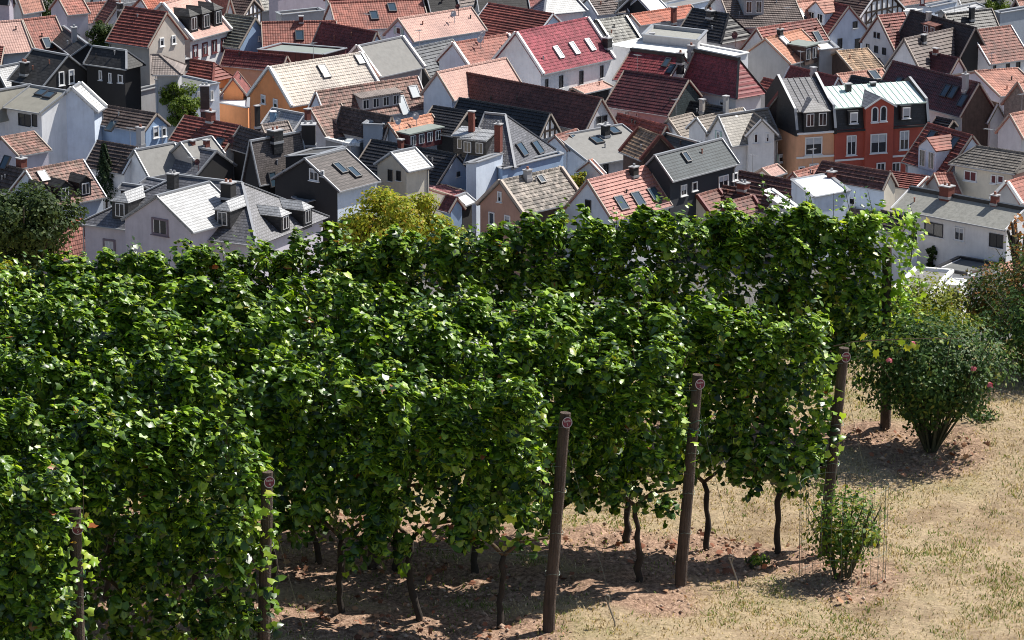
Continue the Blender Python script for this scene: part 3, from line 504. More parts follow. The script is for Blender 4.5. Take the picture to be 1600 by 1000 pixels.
 {'loc':(36.71,367.46),'rot':32.14,'L':3.36,'w':2.77,'h':2.97,'zr':9.5,'s':-1,'w2':2.77,'ha':None,'hb':None,'roof':'red_stripe','wall':'white','win':[('A',0.44,7.62,0.33,0.56,'d'),('A',-0.13,7.63,0.33,0.56,'d'),('A',1.54,6.31,0.46,0.48,'d'),('A',0.2,6.24,0.53,0.68,'d'),('A',-1.07,6.24,0.53,0.68,'d')],'key':'h21','label':'white gable house with five small windows and red striped roof'},
 {'loc':(41.13,362.02),'rot':117.91,'L':11.04,'w':1.67,'h':2.69,'zr':10,'s':1,'w2':1.67,'ha':None,'hb':None,'roof':'black_brown','wall':'dark','ch':[(2.0,0.28,9.55,10.38,0.43,'beige')],'dor':[('shed',0.85,0.94,8.49,0.0,1.0,1.604,2.2,0.9,'red_brown','brick_wall')],'key':'h22','label':'black brown roof with small brick dormer at the upper right'},
 {'flat':1,'loc':(40.61,386.43),'pts':[(-0.09,0.71),(-1.25,-0.71),(0.09,-0.71),(1.25,0.71)],'z':6.5,'zb':0,'roof':'felt','wall':'white','par':0.15,'name':'annex','cat':'annex','key':'t28a','label':'white rendered house at the top edge right of the half timbered gable','win':[('b',1.32,7.41,0.49,0.76,'m')]},
 {'flat':1,'loc':(43.96,390.24),'pts':[(-1.26,-2.16),(-1.9,-1.2),(1.26,2.16),(1.9,1.2)],'z':6.5,'zb':0,'roof':'felt','wall':'blue_white','par':0.15,'name':'annex','cat':'annex','key':'t28b','label':'light blue rendered house at the top edge right'},
 {'loc':(44.75,380.41),'rot':49.07,'L':6.19,'w':0.74,'h':0.34,'zr':8,'s':-1,'w2':0.74,'ha':None,'hb':0.45,'roof':'slate_light','wall':'grey_render','key':'t29b','label':'light grey slate roof low at the top right before the green tree'},
 {'loc':(45.04,374.76),'rot':32.08,'L':6.03,'w':1.28,'h':1.66,'zr':8.5,'s':-1,'w2':1.28,'ha':None,'hb':None,'roof':'black_tile','wall':'dark','ch':[(-0.02,-0.61,7.71,9.02,0.47,'slate_wall')],'key':'t29','label':'dark grey striped roof with tall dark chimney at the upper right'},
 {'loc':(51.91,382.21),'rot':35.11,'L':3.3,'w':0.84,'h':1.01,'zr':8.5,'s':-1,'w2':0.84,'ha':None,'hb':None,'roof':'salmon','wall':'dark','key':'t31','label':'salmon roofed house with dark gable in the top right corner'},
 {'flat':1,'loc':(50.21,378.31),'pts':[(-1.84,-2.3),(-2.18,-1.16),(1.84,2.3),(2.18,1.16)],'z':8,'zb':0,'roof':'felt','wall':'grey_blue','par':0.15,'name':'annex','cat':'annex','key':'t32','label':'plain blue grey wall block at the right edge'},
 {'loc':(39.39,357.05),'rot':46.79,'L':8.12,'w':2.45,'h':3.35,'zr':9.5,'s':-1,'w2':2.45,'ha':None,'hb':None,'roof':'grey_brown','wall':'white','ch':[(-1.56,-0.45,8.88,9.66,0.45,'slate_wall')],'key':'h23','label':'grey brown striped roof with white left gable at the upper right'},
 {'loc':(45.42,359.8),'rot':34.87,'L':5.25,'w':2.92,'h':2.75,'zr':9.5,'s':-1,'w2':2.92,'ha':None,'hb':None,'roof':'red_brown','wall':'white','win':[('A',-0.09,7.58,0.68,0.74,'w'),('E',-1.72,6.43,0.3,0.55,'d'),('E',-0.05,6.35,0.41,0.59,'d'),('E',1.26,6.36,0.46,0.63,'d')],'key':'h24','label':'white gabled house with red brown tiled roof near the right edge'},
 {'loc':(39.22,355.24),'rot':130.35,'L':7.53,'w':1.06,'h':1.33,'zr':8,'s':1,'w2':1.06,'ha':None,'hb':None,'roof':'maroon','wall':'white','ch':[(-0.76,0.01,7.99,8.53,0.45,'brick')],'key':'h25','label':'maroon roof with small red chimney and tiny white gable'},
 {'loc':(38.14,340.36),'rot':122.06,'L':12.66,'w':2.07,'h':2.82,'zr':9,'s':1,'w2':2.07,'ha':None,'hb':None,'roof':'maroon','wall':'white','sky':[(3.96,1.15,7.43,0.0,1.0,1.363,0.75,1.15),(1.89,1.18,7.39,0.0,1.0,1.363,0.75,1.15),(-2.7,0.86,7.82,0.0,1.0,1.363,0.75,1.15),(-3.73,0.85,7.85,0.0,1.0,1.363,0.75,1.15),(-5.46,1.16,7.42,0.0,1.0,1.363,0.75,1.15)],'ch':[(-5.06,0.62,8.16,9.69,0.51,'grey_render')],'gab':'brown_wood','key':'h26','label':'large mottled maroon roof with a row of skylights and tall grey chimney'},
 {'loc':(44.43,346.71),'rot':19.86,'L':4.51,'w':5.19,'h':1.36,'zr':8,'s':-1,'w2':5.19,'ha':None,'hb':None,'roof':'salmon','wall':'lavender','key':'h27','label':'lavender house with salmon roof near the right edge'},
 {'loc':(45.52,333.87),'rot':47.0,'L':2.95,'w':1.73,'h':2.19,'zr':9.5,'s':-1,'w2':1.73,'ha':None,'hb':None,'roof':'salmon','wall':'stone','key':'h28','label':'rough stone gable house with salmon roof at the right edge'},
 {'loc':(42.58,337.18),'rot':116.1,'L':3.26,'w':1.03,'h':1.64,'zr':7,'s':1,'w2':1.03,'ha':None,'hb':None,'roof':'brown_moss','wall':'white','win':[('E',1.88,4.42,0.47,0.67,'w')],'sky':[(1.07,0.46,6.26,0.0,1.0,1.602,0.75,1.15)],'key':'h29','label':'small mossy brown roof over a white house with one skylight'},
 {'loc':(36.9,317.17),'rot':121.73,'L':6.14,'w':2.63,'h':3.02,'zr':8.5,'s':1,'w2':2.63,'ha':None,'hb':None,'roof':'red_stripe','wall':'blue_white','sky':[(1.63,0.74,7.65,0.0,1.0,1.147,0.75,1.15),(-1.52,0.74,7.66,0.0,1.0,1.147,0.75,1.15)],'dor':[('gable',-0.5,2.74,5.36,0.0,1.0,1.147,2.4,2.0,'red_pale','blue_white')],'key':'h30','label':'dark red striped roof with a balcony dormer and two skylights'},
 {'loc':(43.86,324.55),'rot':40.51,'L':3.1,'w':1.64,'h':1.84,'zr':8.5,'s':-1,'w2':1.64,'ha':None,'hb':None,'roof':'salmon','wall':'pale_grey','key':'h31','label':'plain white gable house with salmon roof at the right edge'},
 {'loc':(40.55,311.29),'rot':-38.81,'L':4.89,'w':2.19,'h':1.29,'zr':8,'s':-1,'w2':2.19,'ha':1.32,'hb':0.26,'roof':'grey_brown_fine','wall':'cream','win':[('E',-1.77,5.91,1.24,0.88,'b'),('E',0.49,5.95,0.55,0.76,'b'),('E',1.16,6.04,0.61,0.65,'b')],'key':'h32','label':'cream house with grey brown hip roof and maroon shutters'},
 {'loc':(41.96,307.7),'rot':50.19,'L':5.35,'w':1.45,'h':1.62,'zr':6.5,'s':-1,'w2':1.45,'ha':None,'hb':None,'roof':'red_pale','wall':'grey_render','verge':'white_trim','key':'h33','label':'red roofed house with pierced grey gable parapet at the right edge'},
 {'loc':(35.77,311.35),'rot':19.12,'L':1.82,'w':1.97,'h':1.48,'zr':6,'s':-1,'w2':1.97,'ha':None,'hb':None,'roof':'red_pale','wall':'grey_render','key':'h34','label':'narrow pointed gable with red tiled roof behind the long white house'},
 {'loc':(33.12,313.35),'rot':145.98,'L':3.57,'w':2.17,'h':0.71,'zr':5.5,'s':1,'w2':2.17,'ha':None,'hb':None,'roof':'red_stripe','wall':'white','key':'h35','label':'bright red striped roof left of the narrow pointed gable'},
 {'loc':(36.41,299.75),'rot':137.2,'L':11.35,'w':2.55,'h':1.28,'zr':6.5,'s':1,'w2':0.64,'ha':None,'hb':None,'roof':'fibre','wall':'white','win':[('E',1.55,4.12,1.82,1.1,'d'),('E',-0.98,4.15,0.95,1.09,'w'),('E',-4.57,4.18,1.33,1.09,'d'),('E',-5.22,2.62,0.59,0.5,'d')],'ch':[(1.81,0.29,6.36,7.29,0.9,'brick'),(-2.78,0.11,6.45,7.2,0.57,'brick')],'cap':'dark_trim','key':'h36','label':'long white house with pale fibre cement roof and dark ridge at the right'},
 {'loc':(30.59,298.27),'rot':126.61,'L':3.63,'w':1.15,'h':1.09,'zr':5.5,'s':1,'w2':1.15,'ha':None,'hb':None,'roof':'brown_dark','wall':'white','win':[('A',-0.44,3.7,0.55,1.18,'d')],'key':'h37','label':'small white gable house with dark tiled roof beside the long white house'},
 {'flat':1,'loc':(36.64,292.74),'pts':[(1.08,-3.68),(-3.38,0.0),(-1.08,3.68),(3.38,0.0)],'z':2.4,'zb':0,'roof':'felt_dark','wall':'white','par':0.06,'name':'garage','cat':'garage','key':'h38','label':'dark felt flat roof with one dome skylight at the lower right','pm':'dark_trim','ch':[(-0.4,-2.68,2.4,2.98,0.96,'dome')]},
 {'flat':1,'loc':(31.42,285.87),'pts':[(-0.03,-4.37),(-2.73,-3.42),(0.03,4.37),(2.73,3.42)],'z':3,'zb':0,'roof':'felt','wall':'white','par':0.1,'name':'garage','cat':'garage','key':'h38b','label':'small garage with grey flat roof and white fascia beside the vines','pm':'white_trim'},
 {'flat':1,'loc':(33.99,284.74),'pts':[(0.09,-1.09),(-0.87,-0.76),(-0.09,1.09),(0.87,0.76)],'z':3.3,'zb':0,'roof':'white_flat','wall':'white','par':0.03,'name':'shed','cat':'shed','key':'h38c','label':'tiny white shed with dark opening beside the flat garage','win':[('a',0.55,2.49,0.83,0.73,'d')]},
 {'loc':(39.18,289.05),'rot':45.47,'L':5.2,'w':2.42,'h':0.89,'zr':4,'s':-1,'w2':2.42,'ha':None,'hb':None,'roof':'salmon','wall':'white','key':'h39','label':'red tile roof edge at the lower right behind the reddish bush'},
 {'loc':(-48.58,360.55),'rot':-152.44,'L':4.22,'w':2.89,'h':2.53,'zr':10,'s':1,'w2':2.89,'ha':None,'hb':None,'roof':'pink','wall':'white','key':'h1a','label':'wide pale pink roof at the left edge'},
 {'loc':(-45.23,362.63),'rot':-143.37,'L':3.68,'w':2.55,'h':2.76,'zr':10,'s':1,'w2':2.55,'ha':None,'hb':None,'roof':'red_weather','wall':'white','sky':[(0.33,1.96,7.88,0.0,1.0,1.082,0.75,1.15)],'key':'h1b','label':'reddish weathered roof with one blue skylight beside the pale pink roof'},
 {'loc':(-46.19,346.33),'rot':50.14,'L':3.08,'w':1.26,'h':1.67,'zr':8.5,'s':-1,'w2':1.26,'ha':None,'hb':None,'roof':'slate_light','wall':'dark','key':'h57','label':'small light grey slate roof in front of the black slate roof at the left edge'},
 {'loc':(-48.43,358.11),'rot':0.0,'L':0.91,'w':4.66,'h':2.03,'zr':8,'s':1,'w2':4.66,'ha':None,'hb':None,'roof':'red_stripe','wall':'dark','key':'h57b','label':'little red roof corner at the left edge under the pink roof'},
 {'loc':(-41.36,359.01),'rot':109.33,'L':10.34,'w':1.59,'h':1.0,'zr':9,'s':1,'w2':1.59,'ha':None,'hb':None,'roof':'slate_dark','wall':'dark','ch':[(-1.54,0.47,8.71,10.03,0.53,'grey_render')],'key':'h56','label':'black slate roof with pale chimney between pink roof and tree'},
 {'loc':(-41.69,342.05),'rot':137.64,'L':4.93,'w':3.07,'h':2.38,'zr':10.5,'s':1,'w2':3.07,'ha':None,'hb':None,'roof':'slate_dark','wall':'dark','win':[('A',0.86,8.55,0.64,1.26,'w'),('A',-0.34,8.56,0.65,1.27,'w')],'ch':[(0.88,2.39,8.65,9.81,0.72,'slate_wall')],'key':'h55','label':'big black slate house with two white windows in the black gable'},
 {'loc':(-36.29,341.32),'rot':145.7,'L':3.94,'w':1.39,'h':1.38,'zr':11,'s':1,'w2':1.39,'ha':1.13,'hb':None,'roof':'slate_dark','wall':'dark','win':[('E',-0.94,8.62,0.34,0.89,'w'),('E',-2.15,8.65,0.56,0.74,'w'),('E',0.19,8.72,0.34,0.89,'w')],'key':'h54','label':'black slate house with mansard hip roof and three dark windows'},
 {'flat':1,'loc':(-33.53,347.76),'pts':[(-0.77,-1.98),(-1.25,-0.84),(0.77,1.98),(1.25,0.84)],'z':6,'zb':0,'roof':'slate_flat','wall':'grey_render','par':0.15,'name':'annex','cat':'annex','key':'h54b','label':'plain grey rendered annex under the black slate house'},
 {'loc':(-32.13,340.78),'rot':180.0,'L':0.86,'w':2.37,'h':1.38,'zr':10.5,'s':1,'w2':2.37,'ha':2.17,'hb':-0.3,'roof':'brown_grey','wall':'grey_render','key':'h8','label':'small brown grey pyramid roof in front of the beige gable'},
 {'loc':(-29.99,354.44),'rot':140.91,'L':5.79,'w':1.42,'h':1.38,'zr':7.5,'s':1,'w2':1.42,'ha':1.13,'hb':None,'roof':'red_stripe','wall':'orange','ch':[(0.06,1.03,6.5,7.74,0.82,'slate_wall')],'key':'h52','label':'small red striped roof over an orange house with pale right slope'},
 {'loc':(-25.59,349.4),'rot':86.37,'L':3.34,'w':1.22,'h':1.57,'zr':7,'s':-1,'w2':1.22,'ha':None,'hb':None,'roof':'red_dark','wall':'orange','key':'h53o','label':'orange gabled house below the small red roof'},
 {'flat':1,'loc':(-25.7,347.91),'pts':[(1.66,-4.59),(-1.3,-1.99),(-1.66,4.59),(1.3,1.99)],'z':5,'zb':0,'roof':'white_flat','wall':'orange','par':0.15,'name':'annex','cat':'annex','key':'h52t','label':'orange flat roofed extension with white roof terrace'},
 {'flat':1,'loc':(-29.53,343.32),'pts':[(0.68,-2.94),(-2.98,0.86),(-0.68,2.94),(2.98,-0.86)],'z':7.5,'zb':0,'roof':'felt_dark','wall':'blue_white','par':0.1,'name':'annex','cat':'annex','key':'h53','label':'white house with dark grey flat roof behind the bright green tree','win':[('b',2.21,6.62,0.32,0.9,'w'),('b',0.71,6.86,0.32,0.67,'w')],'ch':[(2.63,-12.79,7.5,9.67,0.77,'slate_wall')]},
 {'loc':(-24.01,355.02),'rot':152.93,'L':6.84,'w':1.06,'h':1.27,'zr':8,'s':1,'w2':1.06,'ha':None,'hb':None,'roof':'maroon_red','wall':'beige','key':'h51','label':'dark red tiled roof left of the orange gable'},
 {'loc':(-20.74,369.05),'rot':5.86,'L':7.39,'w':2.58,'h':2.2,'zr':8.5,'s':-1,'w2':2.58,'ha':None,'hb':None,'roof':'red_weather','wall':'white','sky':[(-0.01,-1.32,7.37,0.0,-1.0,0.856,0.75,1.15)],'ch':[(0.22,-0.11,8.41,9.05,0.4,'brick')],'key':'h50','label':'weathered red roof with one skylight above the flat green roof'},
 {'loc':(-15.68,364.37),'rot':134.9,'L':7.99,'w':1.44,'h':2.31,'zr':8.8,'s':1,'w2':1.44,'ha':None,'hb':None,'roof':'red_dark','wall':'blue_white','key':'h50b','label':'dark red roof sloping left behind the long beige roof'},
 {'flat':1,'loc':(-19.94,359.61),'pts':[(2.14,-2.98),(-4.18,-0.33),(-2.14,2.98),(4.18,0.33)],'z':7.5,'zb':0,'roof':'green_felt','wall':'maroon_wall','par':0.1,'name':'annex','cat':'annex','key':'h49','label':'flat grey green roof with small vents left of the beige roof'},
 {'loc':(-17.73,340.91),'rot':41.6,'L':10.8,'w':3.15,'h':3.08,'zr':10,'s':-1,'w2':3.15,'ha':None,'hb':None,'roof':'beige_tile','wall':'orange','win':[('A',0.9,7.0,0.65,0.83,'w'),('A',-0.86,6.88,0.65,0.83,'w')],'sky':[(0.21,-0.95,9.08,0.0,-1.0,0.978,0.8,1.4),(5.0,-0.48,9.53,0.0,-1.0,0.978,1.2,1)],'verge':'white_trim','key':'h47','label':'bright orange gable house with pale beige ribbed roof and white verge'},
 {'loc':(-12.3,352.99),'rot':50.8,'L':6.62,'w':2.7,'h':2.57,'zr':9.5,'s':-1,'w2':2.7,'ha':None,'hb':None,'roof':'grey_flat','wall':'grey_render','verge':'white_trim','key':'h48','label':'light grey roof with five small snow guards and white parapets'},
 {'loc':(-7.51,359.8),'rot':51.26,'L':5.93,'w':2.03,'h':2.71,'zr':8,'s':-1,'w2':2.03,'ha':None,'hb':None,'roof':'blue_tile','wall':'dark','sky':[(-0.37,-1.27,6.31,0.0,-1.0,1.332,0.75,1.15)],'key':'t3s','label':'blue grey striped roof between the grey roof and the dark gap'},
 {'loc':(-2.96,357.17),'rot':42.26,'L':7.18,'w':2.3,'h':1.95,'zr':9,'s':-1,'w2':2.3,'ha':None,'hb':None,'roof':'red_pale','wall':'blue_white','sat':[(-0.75,-0.86,8.27,0.5),(0.01,-0.41,8.65,0.45)],'verge':'white_trim','key':'t3p','label':'pale red roof with white parapet and two dishes left of the crimson house'},
 {'loc':(-3.63,341.08),'rot':48.9,'L':9.46,'w':2.02,'h':2.28,'zr':9.5,'s':-1,'w2':2.02,'ha':None,'hb':None,'roof':'pink','wall':'blue_white','key':'h66','label':'blue white gable house with pale pink roof in the centre'},
 {'loc':(1.54,334.32),'rot':134.9,'L':17.86,'w':1.99,'h':2.59,'zr':9,'s':1,'w2':1.99,'ha':None,'hb':None,'roof':'maroon_brown','wall':'pale_grey','win':[('A',0.27,7.2,0.56,0.63,'d'),('A',-0.45,7.18,0.57,0.63,'d')],'key':'h67','label':'very long dark maroon roof with white gable and dark double window'},
 {'loc':(7.09,351.83),'rot':49.81,'L':4.49,'w':1.24,'h':0.34,'zr':5.6,'s':-1,'w2':1.24,'ha':None,'hb':None,'roof':'pink','wall':'dark','key':'h13b','label':'flat pink porch roof below the crimson house'},
 {'loc':(-0.66,329.85),'rot':139.16,'L':10.67,'w':1.62,'h':2.17,'zr':8,'s':1,'w2':1.62,'ha':None,'hb':None,'roof':'black_tile','wall':'white','timber':True,'key':'h68','label':'black tiled house with half timbered gable in the centre'},
 {'loc':(-5.38,331.06),'rot':142.07,'L':4.06,'w':2.27,'h':1.8,'zr':7.5,'s':1,'w2':2.27,'ha':None,'hb':None,'roof':'black_tile','wall':'dark','key':'h65','label':'black roof in deep shade right of the pale orange roof'},
 {'loc':(-12.94,337.26),'rot':39.29,'L':11.52,'w':1.78,'h':2.65,'zr':8.5,'s':-1,'w2':1.78,'ha':None,'hb':None,'roof':'red_brown_moss','wall':'blue_white','sky':[(4.69,-0.77,7.35,0.0,-1.0,1.488,0.9,1.1,'g'),(2.89,-1.39,6.43,0.0,-1.0,1.488,0.8,1.8,'g')],'dor':[('shed',0.46,-1.38,6.45,0.0,-1.0,1.488,4.5,1.2,'brown_grey','grey_render')],'key':'h62','label':'long brown tiled roof with open white skylight and grey dormer'},
 {'loc':(-16.46,332.32),'rot':43.66,'L':3.64,'w':2.32,'h':2.4,'zr':7.5,'s':-1,'w2':2.32,'ha':None,'hb':None,'roof':'red_brown_moss','wall':'white','ch':[(-2.73,-0.83,6.64,7.73,0.49,'brick')],'key':'h62b','label':'brown tiled roof behind the large black chimney'},
 {'loc':(-12.73,329.69),'rot':134.69,'L':6.56,'w':0.95,'h':2.05,'zr':7.5,'s':-1,'w2':0.95,'ha':None,'hb':None,'roof':'brown_dark','wall':'white','key':'h62c','label':'dark striped brown roof sloping away right of the brown tiled roof'},
 {'loc':(-8.92,329.13),'rot':48.07,'L':5.64,'w':1.83,'h':1.7,'zr':7,'s':-1,'w2':1.83,'ha':None,'hb':None,'roof':'salmon_orange','wall':'grey_blue','ch':[(-3.38,-2.04,5.11,5.96,0.43,'brick')],'dor':[('flat',-0.26,-2.1,5.05,0.0,-1.0,0.928,4.2,1.2,'green_felt','maroon_wall')],'sat':[(0.2,-0.63,6.41,0.5),(-2.17,-0.76,6.3,0.45)],'key':'h64','label':'pale orange roof with grey green flat dormer and dark red panels'},
 {'flat':1,'loc':(-11.91,327.92),'pts':[(0.66,-0.95),(-1.02,-0.61),(-0.66,0.95),(1.02,0.61)],'z':6.8,'zb':0,'roof':'felt','wall':'grey_blue','par':0.15,'name':'annex','cat':'annex','key':'h64b','label':'plain blue grey box wall left of the pale orange roof'},
 {'flat':1,'loc':(-14.46,329.39),'pts':[(0.49,-2.62),(-1.86,0.09),(-0.49,2.62),(1.86,-0.09)],'z':5,'zb':0,'roof':'felt','wall':'grey_render','par':0.2,'name':'annex','cat':'annex','key':'h63','label':'grey flat roof with white parapet and dome skylight','pm':'white_trim','ch':[(0.45,-1.61,5.0,5.25,0.7,'dome')]},
 {'loc':(-1.43,316.47),'rot':155.44,'L':1.95,'w':4.13,'h':3.52,'zr':10,'s':1,'w2':4.13,'ha':2.8,'hb':None,'roof':'slate_mid','wall':'blue','sky':[(-3.0,1.21,7.45,-1.0,0.0,1.259,1.0,1.2),(-3.26,-1.42,7.13,-1.0,0.0,1.259,1.0,1.2)],'ch':[(1.17,2.12,8.19,10.51,0.48,'brick'),(-1.74,3.08,7.37,9.85,0.53,'brick')],'dor':[('shed',0.39,3.41,7.09,0.0,1.0,0.853,2.2,1.3,'slate_light','slate_wall'),('shed',1.58,3.15,7.31,0.0,1.0,0.853,1.6,1.2,'slate_light','slate_wall')],'key':'h69','label':'big grey slate hip roof with two blue skylights on its pale end'},
 {'loc':(-19.69,332.48),'rot':-42.41,'L':4.23,'w':1.45,'h':1.29,'zr':7,'s':-1,'w2':1.45,'ha':None,'hb':None,'roof':'slate_light','wall':'white','ch':[(-1.15,-0.81,6.28,6.94,0.57,'blue_vat')],'key':'h46','label':'pale grey slate roof with a blue vat left of the black chimney'},
 {'loc':(-20.79,329.65),'rot':37.44,'L':2.87,'w':0.79,'h':0.91,'zr':6.5,'s':-1,'w2':0.79,'ha':None,'hb':None,'roof':'grey_brown','wall':'white','ch':[(-1.85,-0.12,6.36,8.3,0.4,'dark')],'key':'h46b','label':'small brown grey roof with black chimney below the pale grey roof'},
 {'loc':(-19.62,312.0),'rot':44.17,'L':5.59,'w':1.12,'h':3.55,'zr':9,'s':-1,'w2':1.12,'ha':None,'hb':None,'roof':'slate_brown','wall':'dark','sky':[(-1.29,-1.03,5.73,0.0,-1.0,3.161,0.7,1.2),(0.4,-1.03,5.75,0.0,-1.0,3.161,0.7,1.2)],'ch':[(-0.14,-0.14,8.57,9.59,0.99,'slate_wall'),(-0.1,-1.41,4.55,5.48,0.6,'slate_wall')],'sat':[(-0.21,-0.3,8.06,0.4)],'key':'h45','label':'dark slate house with recessed dark terrace and two white skylights'},
 {'loc':(-15.11,304.13),'rot':51.33,'L':5.09,'w':3.67,'h':2.17,'zr':9.2,'s':-1,'w2':3.67,'ha':None,'hb':None,'roof':'slate_brown','wall':'dark','win':[('A',-0.93,8.04,1.0,1.0,'w'),('A',-1.84,8.29,0.31,0.48,'w')],'sky':[(-0.08,-1.64,8.23,0.0,-1.0,0.591,0.7,1.2),(0.82,-2.31,7.84,0.0,-1.0,0.591,0.7,1.2)],'wallE':'blue_white','join':'h45','key':'h45b','label':''},
 {'flat':1,'loc':(-16.25,311.6),'pts':[(0.38,-0.97),(-2.4,-2.04),(-0.38,0.97),(2.4,2.04)],'z':7.8,'zb':0,'roof':'slate_flat','wall':'dark','par':0.05,'name':'annex','cat':'annex','key':'h45c','label':'grey slate roofed rear wing with large black chimney','ch':[(-0.72,2.56,7.8,9.59,1.14,'dark')]},
 {'flat':1,'loc':(-14.38,302.95),'pts':[(0.61,-1.48),(-1.08,0.3),(-0.61,1.48),(1.08,-0.3)],'z':6.4,'zb':0,'roof':'felt_dark','wall':'cream','par':0.15,'name':'annex','cat':'annex','key':'h45d','label':'cream lower floor under the dark recessed terrace','win':[('a',1.82,5.6,0.5,0.6,'d'),('a',0.79,5.68,0.4,0.53,'d')]},
 {'loc':(-8.95,308.83),'rot':46.15,'L':2.9,'w':2.0,'h':1.27,'zr':8.5,'s':-1,'w2':2.0,'ha':None,'hb':None,'roof':'slate_light','wall':'cream','win':[('A',0.17,6.61,0.49,0.95,'d'),('A',-0.82,6.72,0.49,0.81,'d')],'key':'h70','label':'small cream gable house with pale slate roof behind the yellow green tree'},
 {'loc':(-8.32,318.17),'rot':140.54,'L':9.57,'w':2.51,'h':2.23,'zr':6.8,'s':1,'w2':2.51,'ha':None,'hb':None,'roof':'black_tile','wall':'blue_white','win':[('A',-0.33,5.08,0.37,0.39,'d')],'ch':[(1.15,0.33,6.51,7.35,0.41,'brick')],'key':'h71','label':'black striped roof with plain blue white gable'},
 {'flat':1,'loc':(-2.28,310.18),'pts':[(-0.66,-1.65),(-1.5,-1.85),(0.66,1.65),(1.5,1.85)],'z':7.5,'zb':0,'roof':'felt','wall':'blue_white','par':0.05,'name':'annex','cat':'annex','key':'h71b','label':'tall blank light blue wall block left of the brown gable house'},
 {'flat':1,'loc':(1.56,313.87),'pts':[(-2.35,-3.48),(-2.75,-2.54),(2.35,3.48),(2.75,2.54)],'z':6.5,'zb':0,'roof':'felt','wall':'blue','par':0.1,'name':'annex','cat':'annex','key':'h69b','label':'light blue parapet wall in front of the slate hip roof'},
 {'loc':(-6.16,312.37),'rot':43.16,'L':2.01,'w':2.87,'h':0.15,'zr':4.6,'s':-1,'w2':2.87,'ha':None,'hb':None,'roof':'crimson_pale','wall':'white','key':'h71c','label':'pink crimson low roof behind the yellow green tree'},
 {'loc':(-4.88,302.51),'rot':133.7,'L':1.46,'w':0.91,'h':1.04,'zr':6,'s':1,'w2':0.91,'ha':None,'hb':None,'roof':'maroon_red','wall':'blue','key':'h72','label':'light blue gable house with maroon roof beside the yellow green tree'},
 {'loc':(-4.19,304.05),'rot':60.73,'L':1.83,'w':0.94,'h':0.59,'zr':5.8,'s':-1,'w2':0.94,'ha':None,'hb':None,'roof':'white_metal','wall':'dark','key':'h72b','label':'small white metal roof dormer house by the blue gable'},
 {'loc':(1.52,304.2),'rot':45.94,'L':7.34,'w':2.59,'h':2.33,'zr':7.5,'s':-1,'w2':2.59,'ha':None,'hb':None,'roof':'grey_moss','wall':'salmon_wall','win':[('A',0.06,6.22,0.47,0.86,'w'),('A',0.96,4.29,0.65,1.04,'w'),('A',-0.8,4.31,0.65,1.04,'w')],'sky':[(0.65,-0.5,7.05,0.0,-1.0,0.901,0.6,0.7)],'ch':[(-0.7,-0.32,7.21,8.01,0.58,'grey_render')],'verge':'beige_trim','wallE':'brown_wood','key':'h73','label':'salmon brown gable house with mossy grey tiled roof'},
 {'loc':(8.54,304.6),'rot':48.57,'L':7.62,'w':2.71,'h':2.95,'zr':7.5,'s':-1,'w2':2.71,'ha':None,'hb':None,'roof':'pink_stripe','wall':'blue_white','win':[('A',-0.05,5.44,0.61,1.0,'d'),('E',2.98,3.42,0.62,0.51,'d')],'sky':[(-1.67,-1.78,5.56,0.0,-1.0,1.089,0.95,1.25),(0.43,-1.8,5.54,0.0,-1.0,1.089,0.95,1.25),(2.52,-1.8,5.54,0.0,-1.0,1.089,0.95,1.25)],'ch':[(1.61,-0.43,7.03,7.83,0.65,'dark')],'key':'h74','label':'light blue gable house with pink striped roof and three blue skylights'},
 {'loc':(14.55,310.1),'rot':49.54,'L':9.05,'w':1.85,'h':1.87,'zr':8.5,'s':-1,'w2':1.85,'ha':None,'hb':None,'roof':'slate_blue','wall':'anthracite','win':[('E',-2.6,5.56,0.77,0.92,'w'),('E',-1.15,5.64,0.69,0.76,'w'),('E',2.74,5.36,1.31,1.1,'w'),('E',4.32,5.54,0.71,0.66,'w')],'sky':[(-1.06,-0.58,7.91,0.0,-1.0,1.011,0.6,0.9)],'key':'h75','label':'anthracite house with blue grey roof and small white window awnings'},
 {'loc':(11.55,316.21),'rot':115.75,'L':4.04,'w':1.8,'h':1.88,'zr':8.5,'s':1,'w2':1.8,'ha':None,'hb':None,'roof':'ochre_moss','wall':'brown_wood','verge':'brick_trim','key':'h84','label':'old mossy roof with bold red brown verge over a wooden wall'},
 {'loc':(14.39,316.03),'rot':124.24,'L':4.88,'w':1.95,'h':1.72,'zr':8,'s':1,'w2':1.95,'ha':None,'hb':None,'roof':'slate_blue','wall':'white','verge':'dark_trim','key':'h84b','label':'plain blue grey slate roof with black verge behind the old mossy roof'},
 {'loc':(6.63,324.14),'rot':40.9,'L':7.78,'w':4.64,'h':1.74,'zr':7,'s':-1,'w2':4.64,'ha':None,'hb':None,'roof':'grey_flat','wall':'white','win':[('A',0.37,6.01,0.52,0.64,'d'),('E',-2.0,4.58,0.52,0.98,'d')],'sky':[(-0.48,-1.53,6.43,0.0,-1.0,0.374,0.9,1),(2.27,-0.65,6.76,0.0,-1.0,0.374,0.9,1)],'ch':[(0.83,-1.21,6.55,7.54,0.62,'dark')],'key':'h85','label':'white house with grey roof,black chimney and pale skylights'},
 {'loc':(4.6,322.49),'rot':55.36,'L':3.44,'w':1.41,'h':1.13,'zr':7.15,'s':-1,'w2':1.41,'ha':None,'hb':None,'roof':'red_brown','wall':'white','sky':[(0.32,-0.77,6.53,0.0,-1.0,0.804,0.6,1.1)],'join':'h85','key':'h85b','label':''},
 {'loc':(11.44,331.18),'rot':127.31,'L':6.9,'w':0.76,'h':1.16,'zr':6.5,'s':1,'w2':0.76,'ha':None,'hb':None,'roof':'red_stripe','wall':'dark','key':'h86','label':'small rust red roof below the maroon house'},
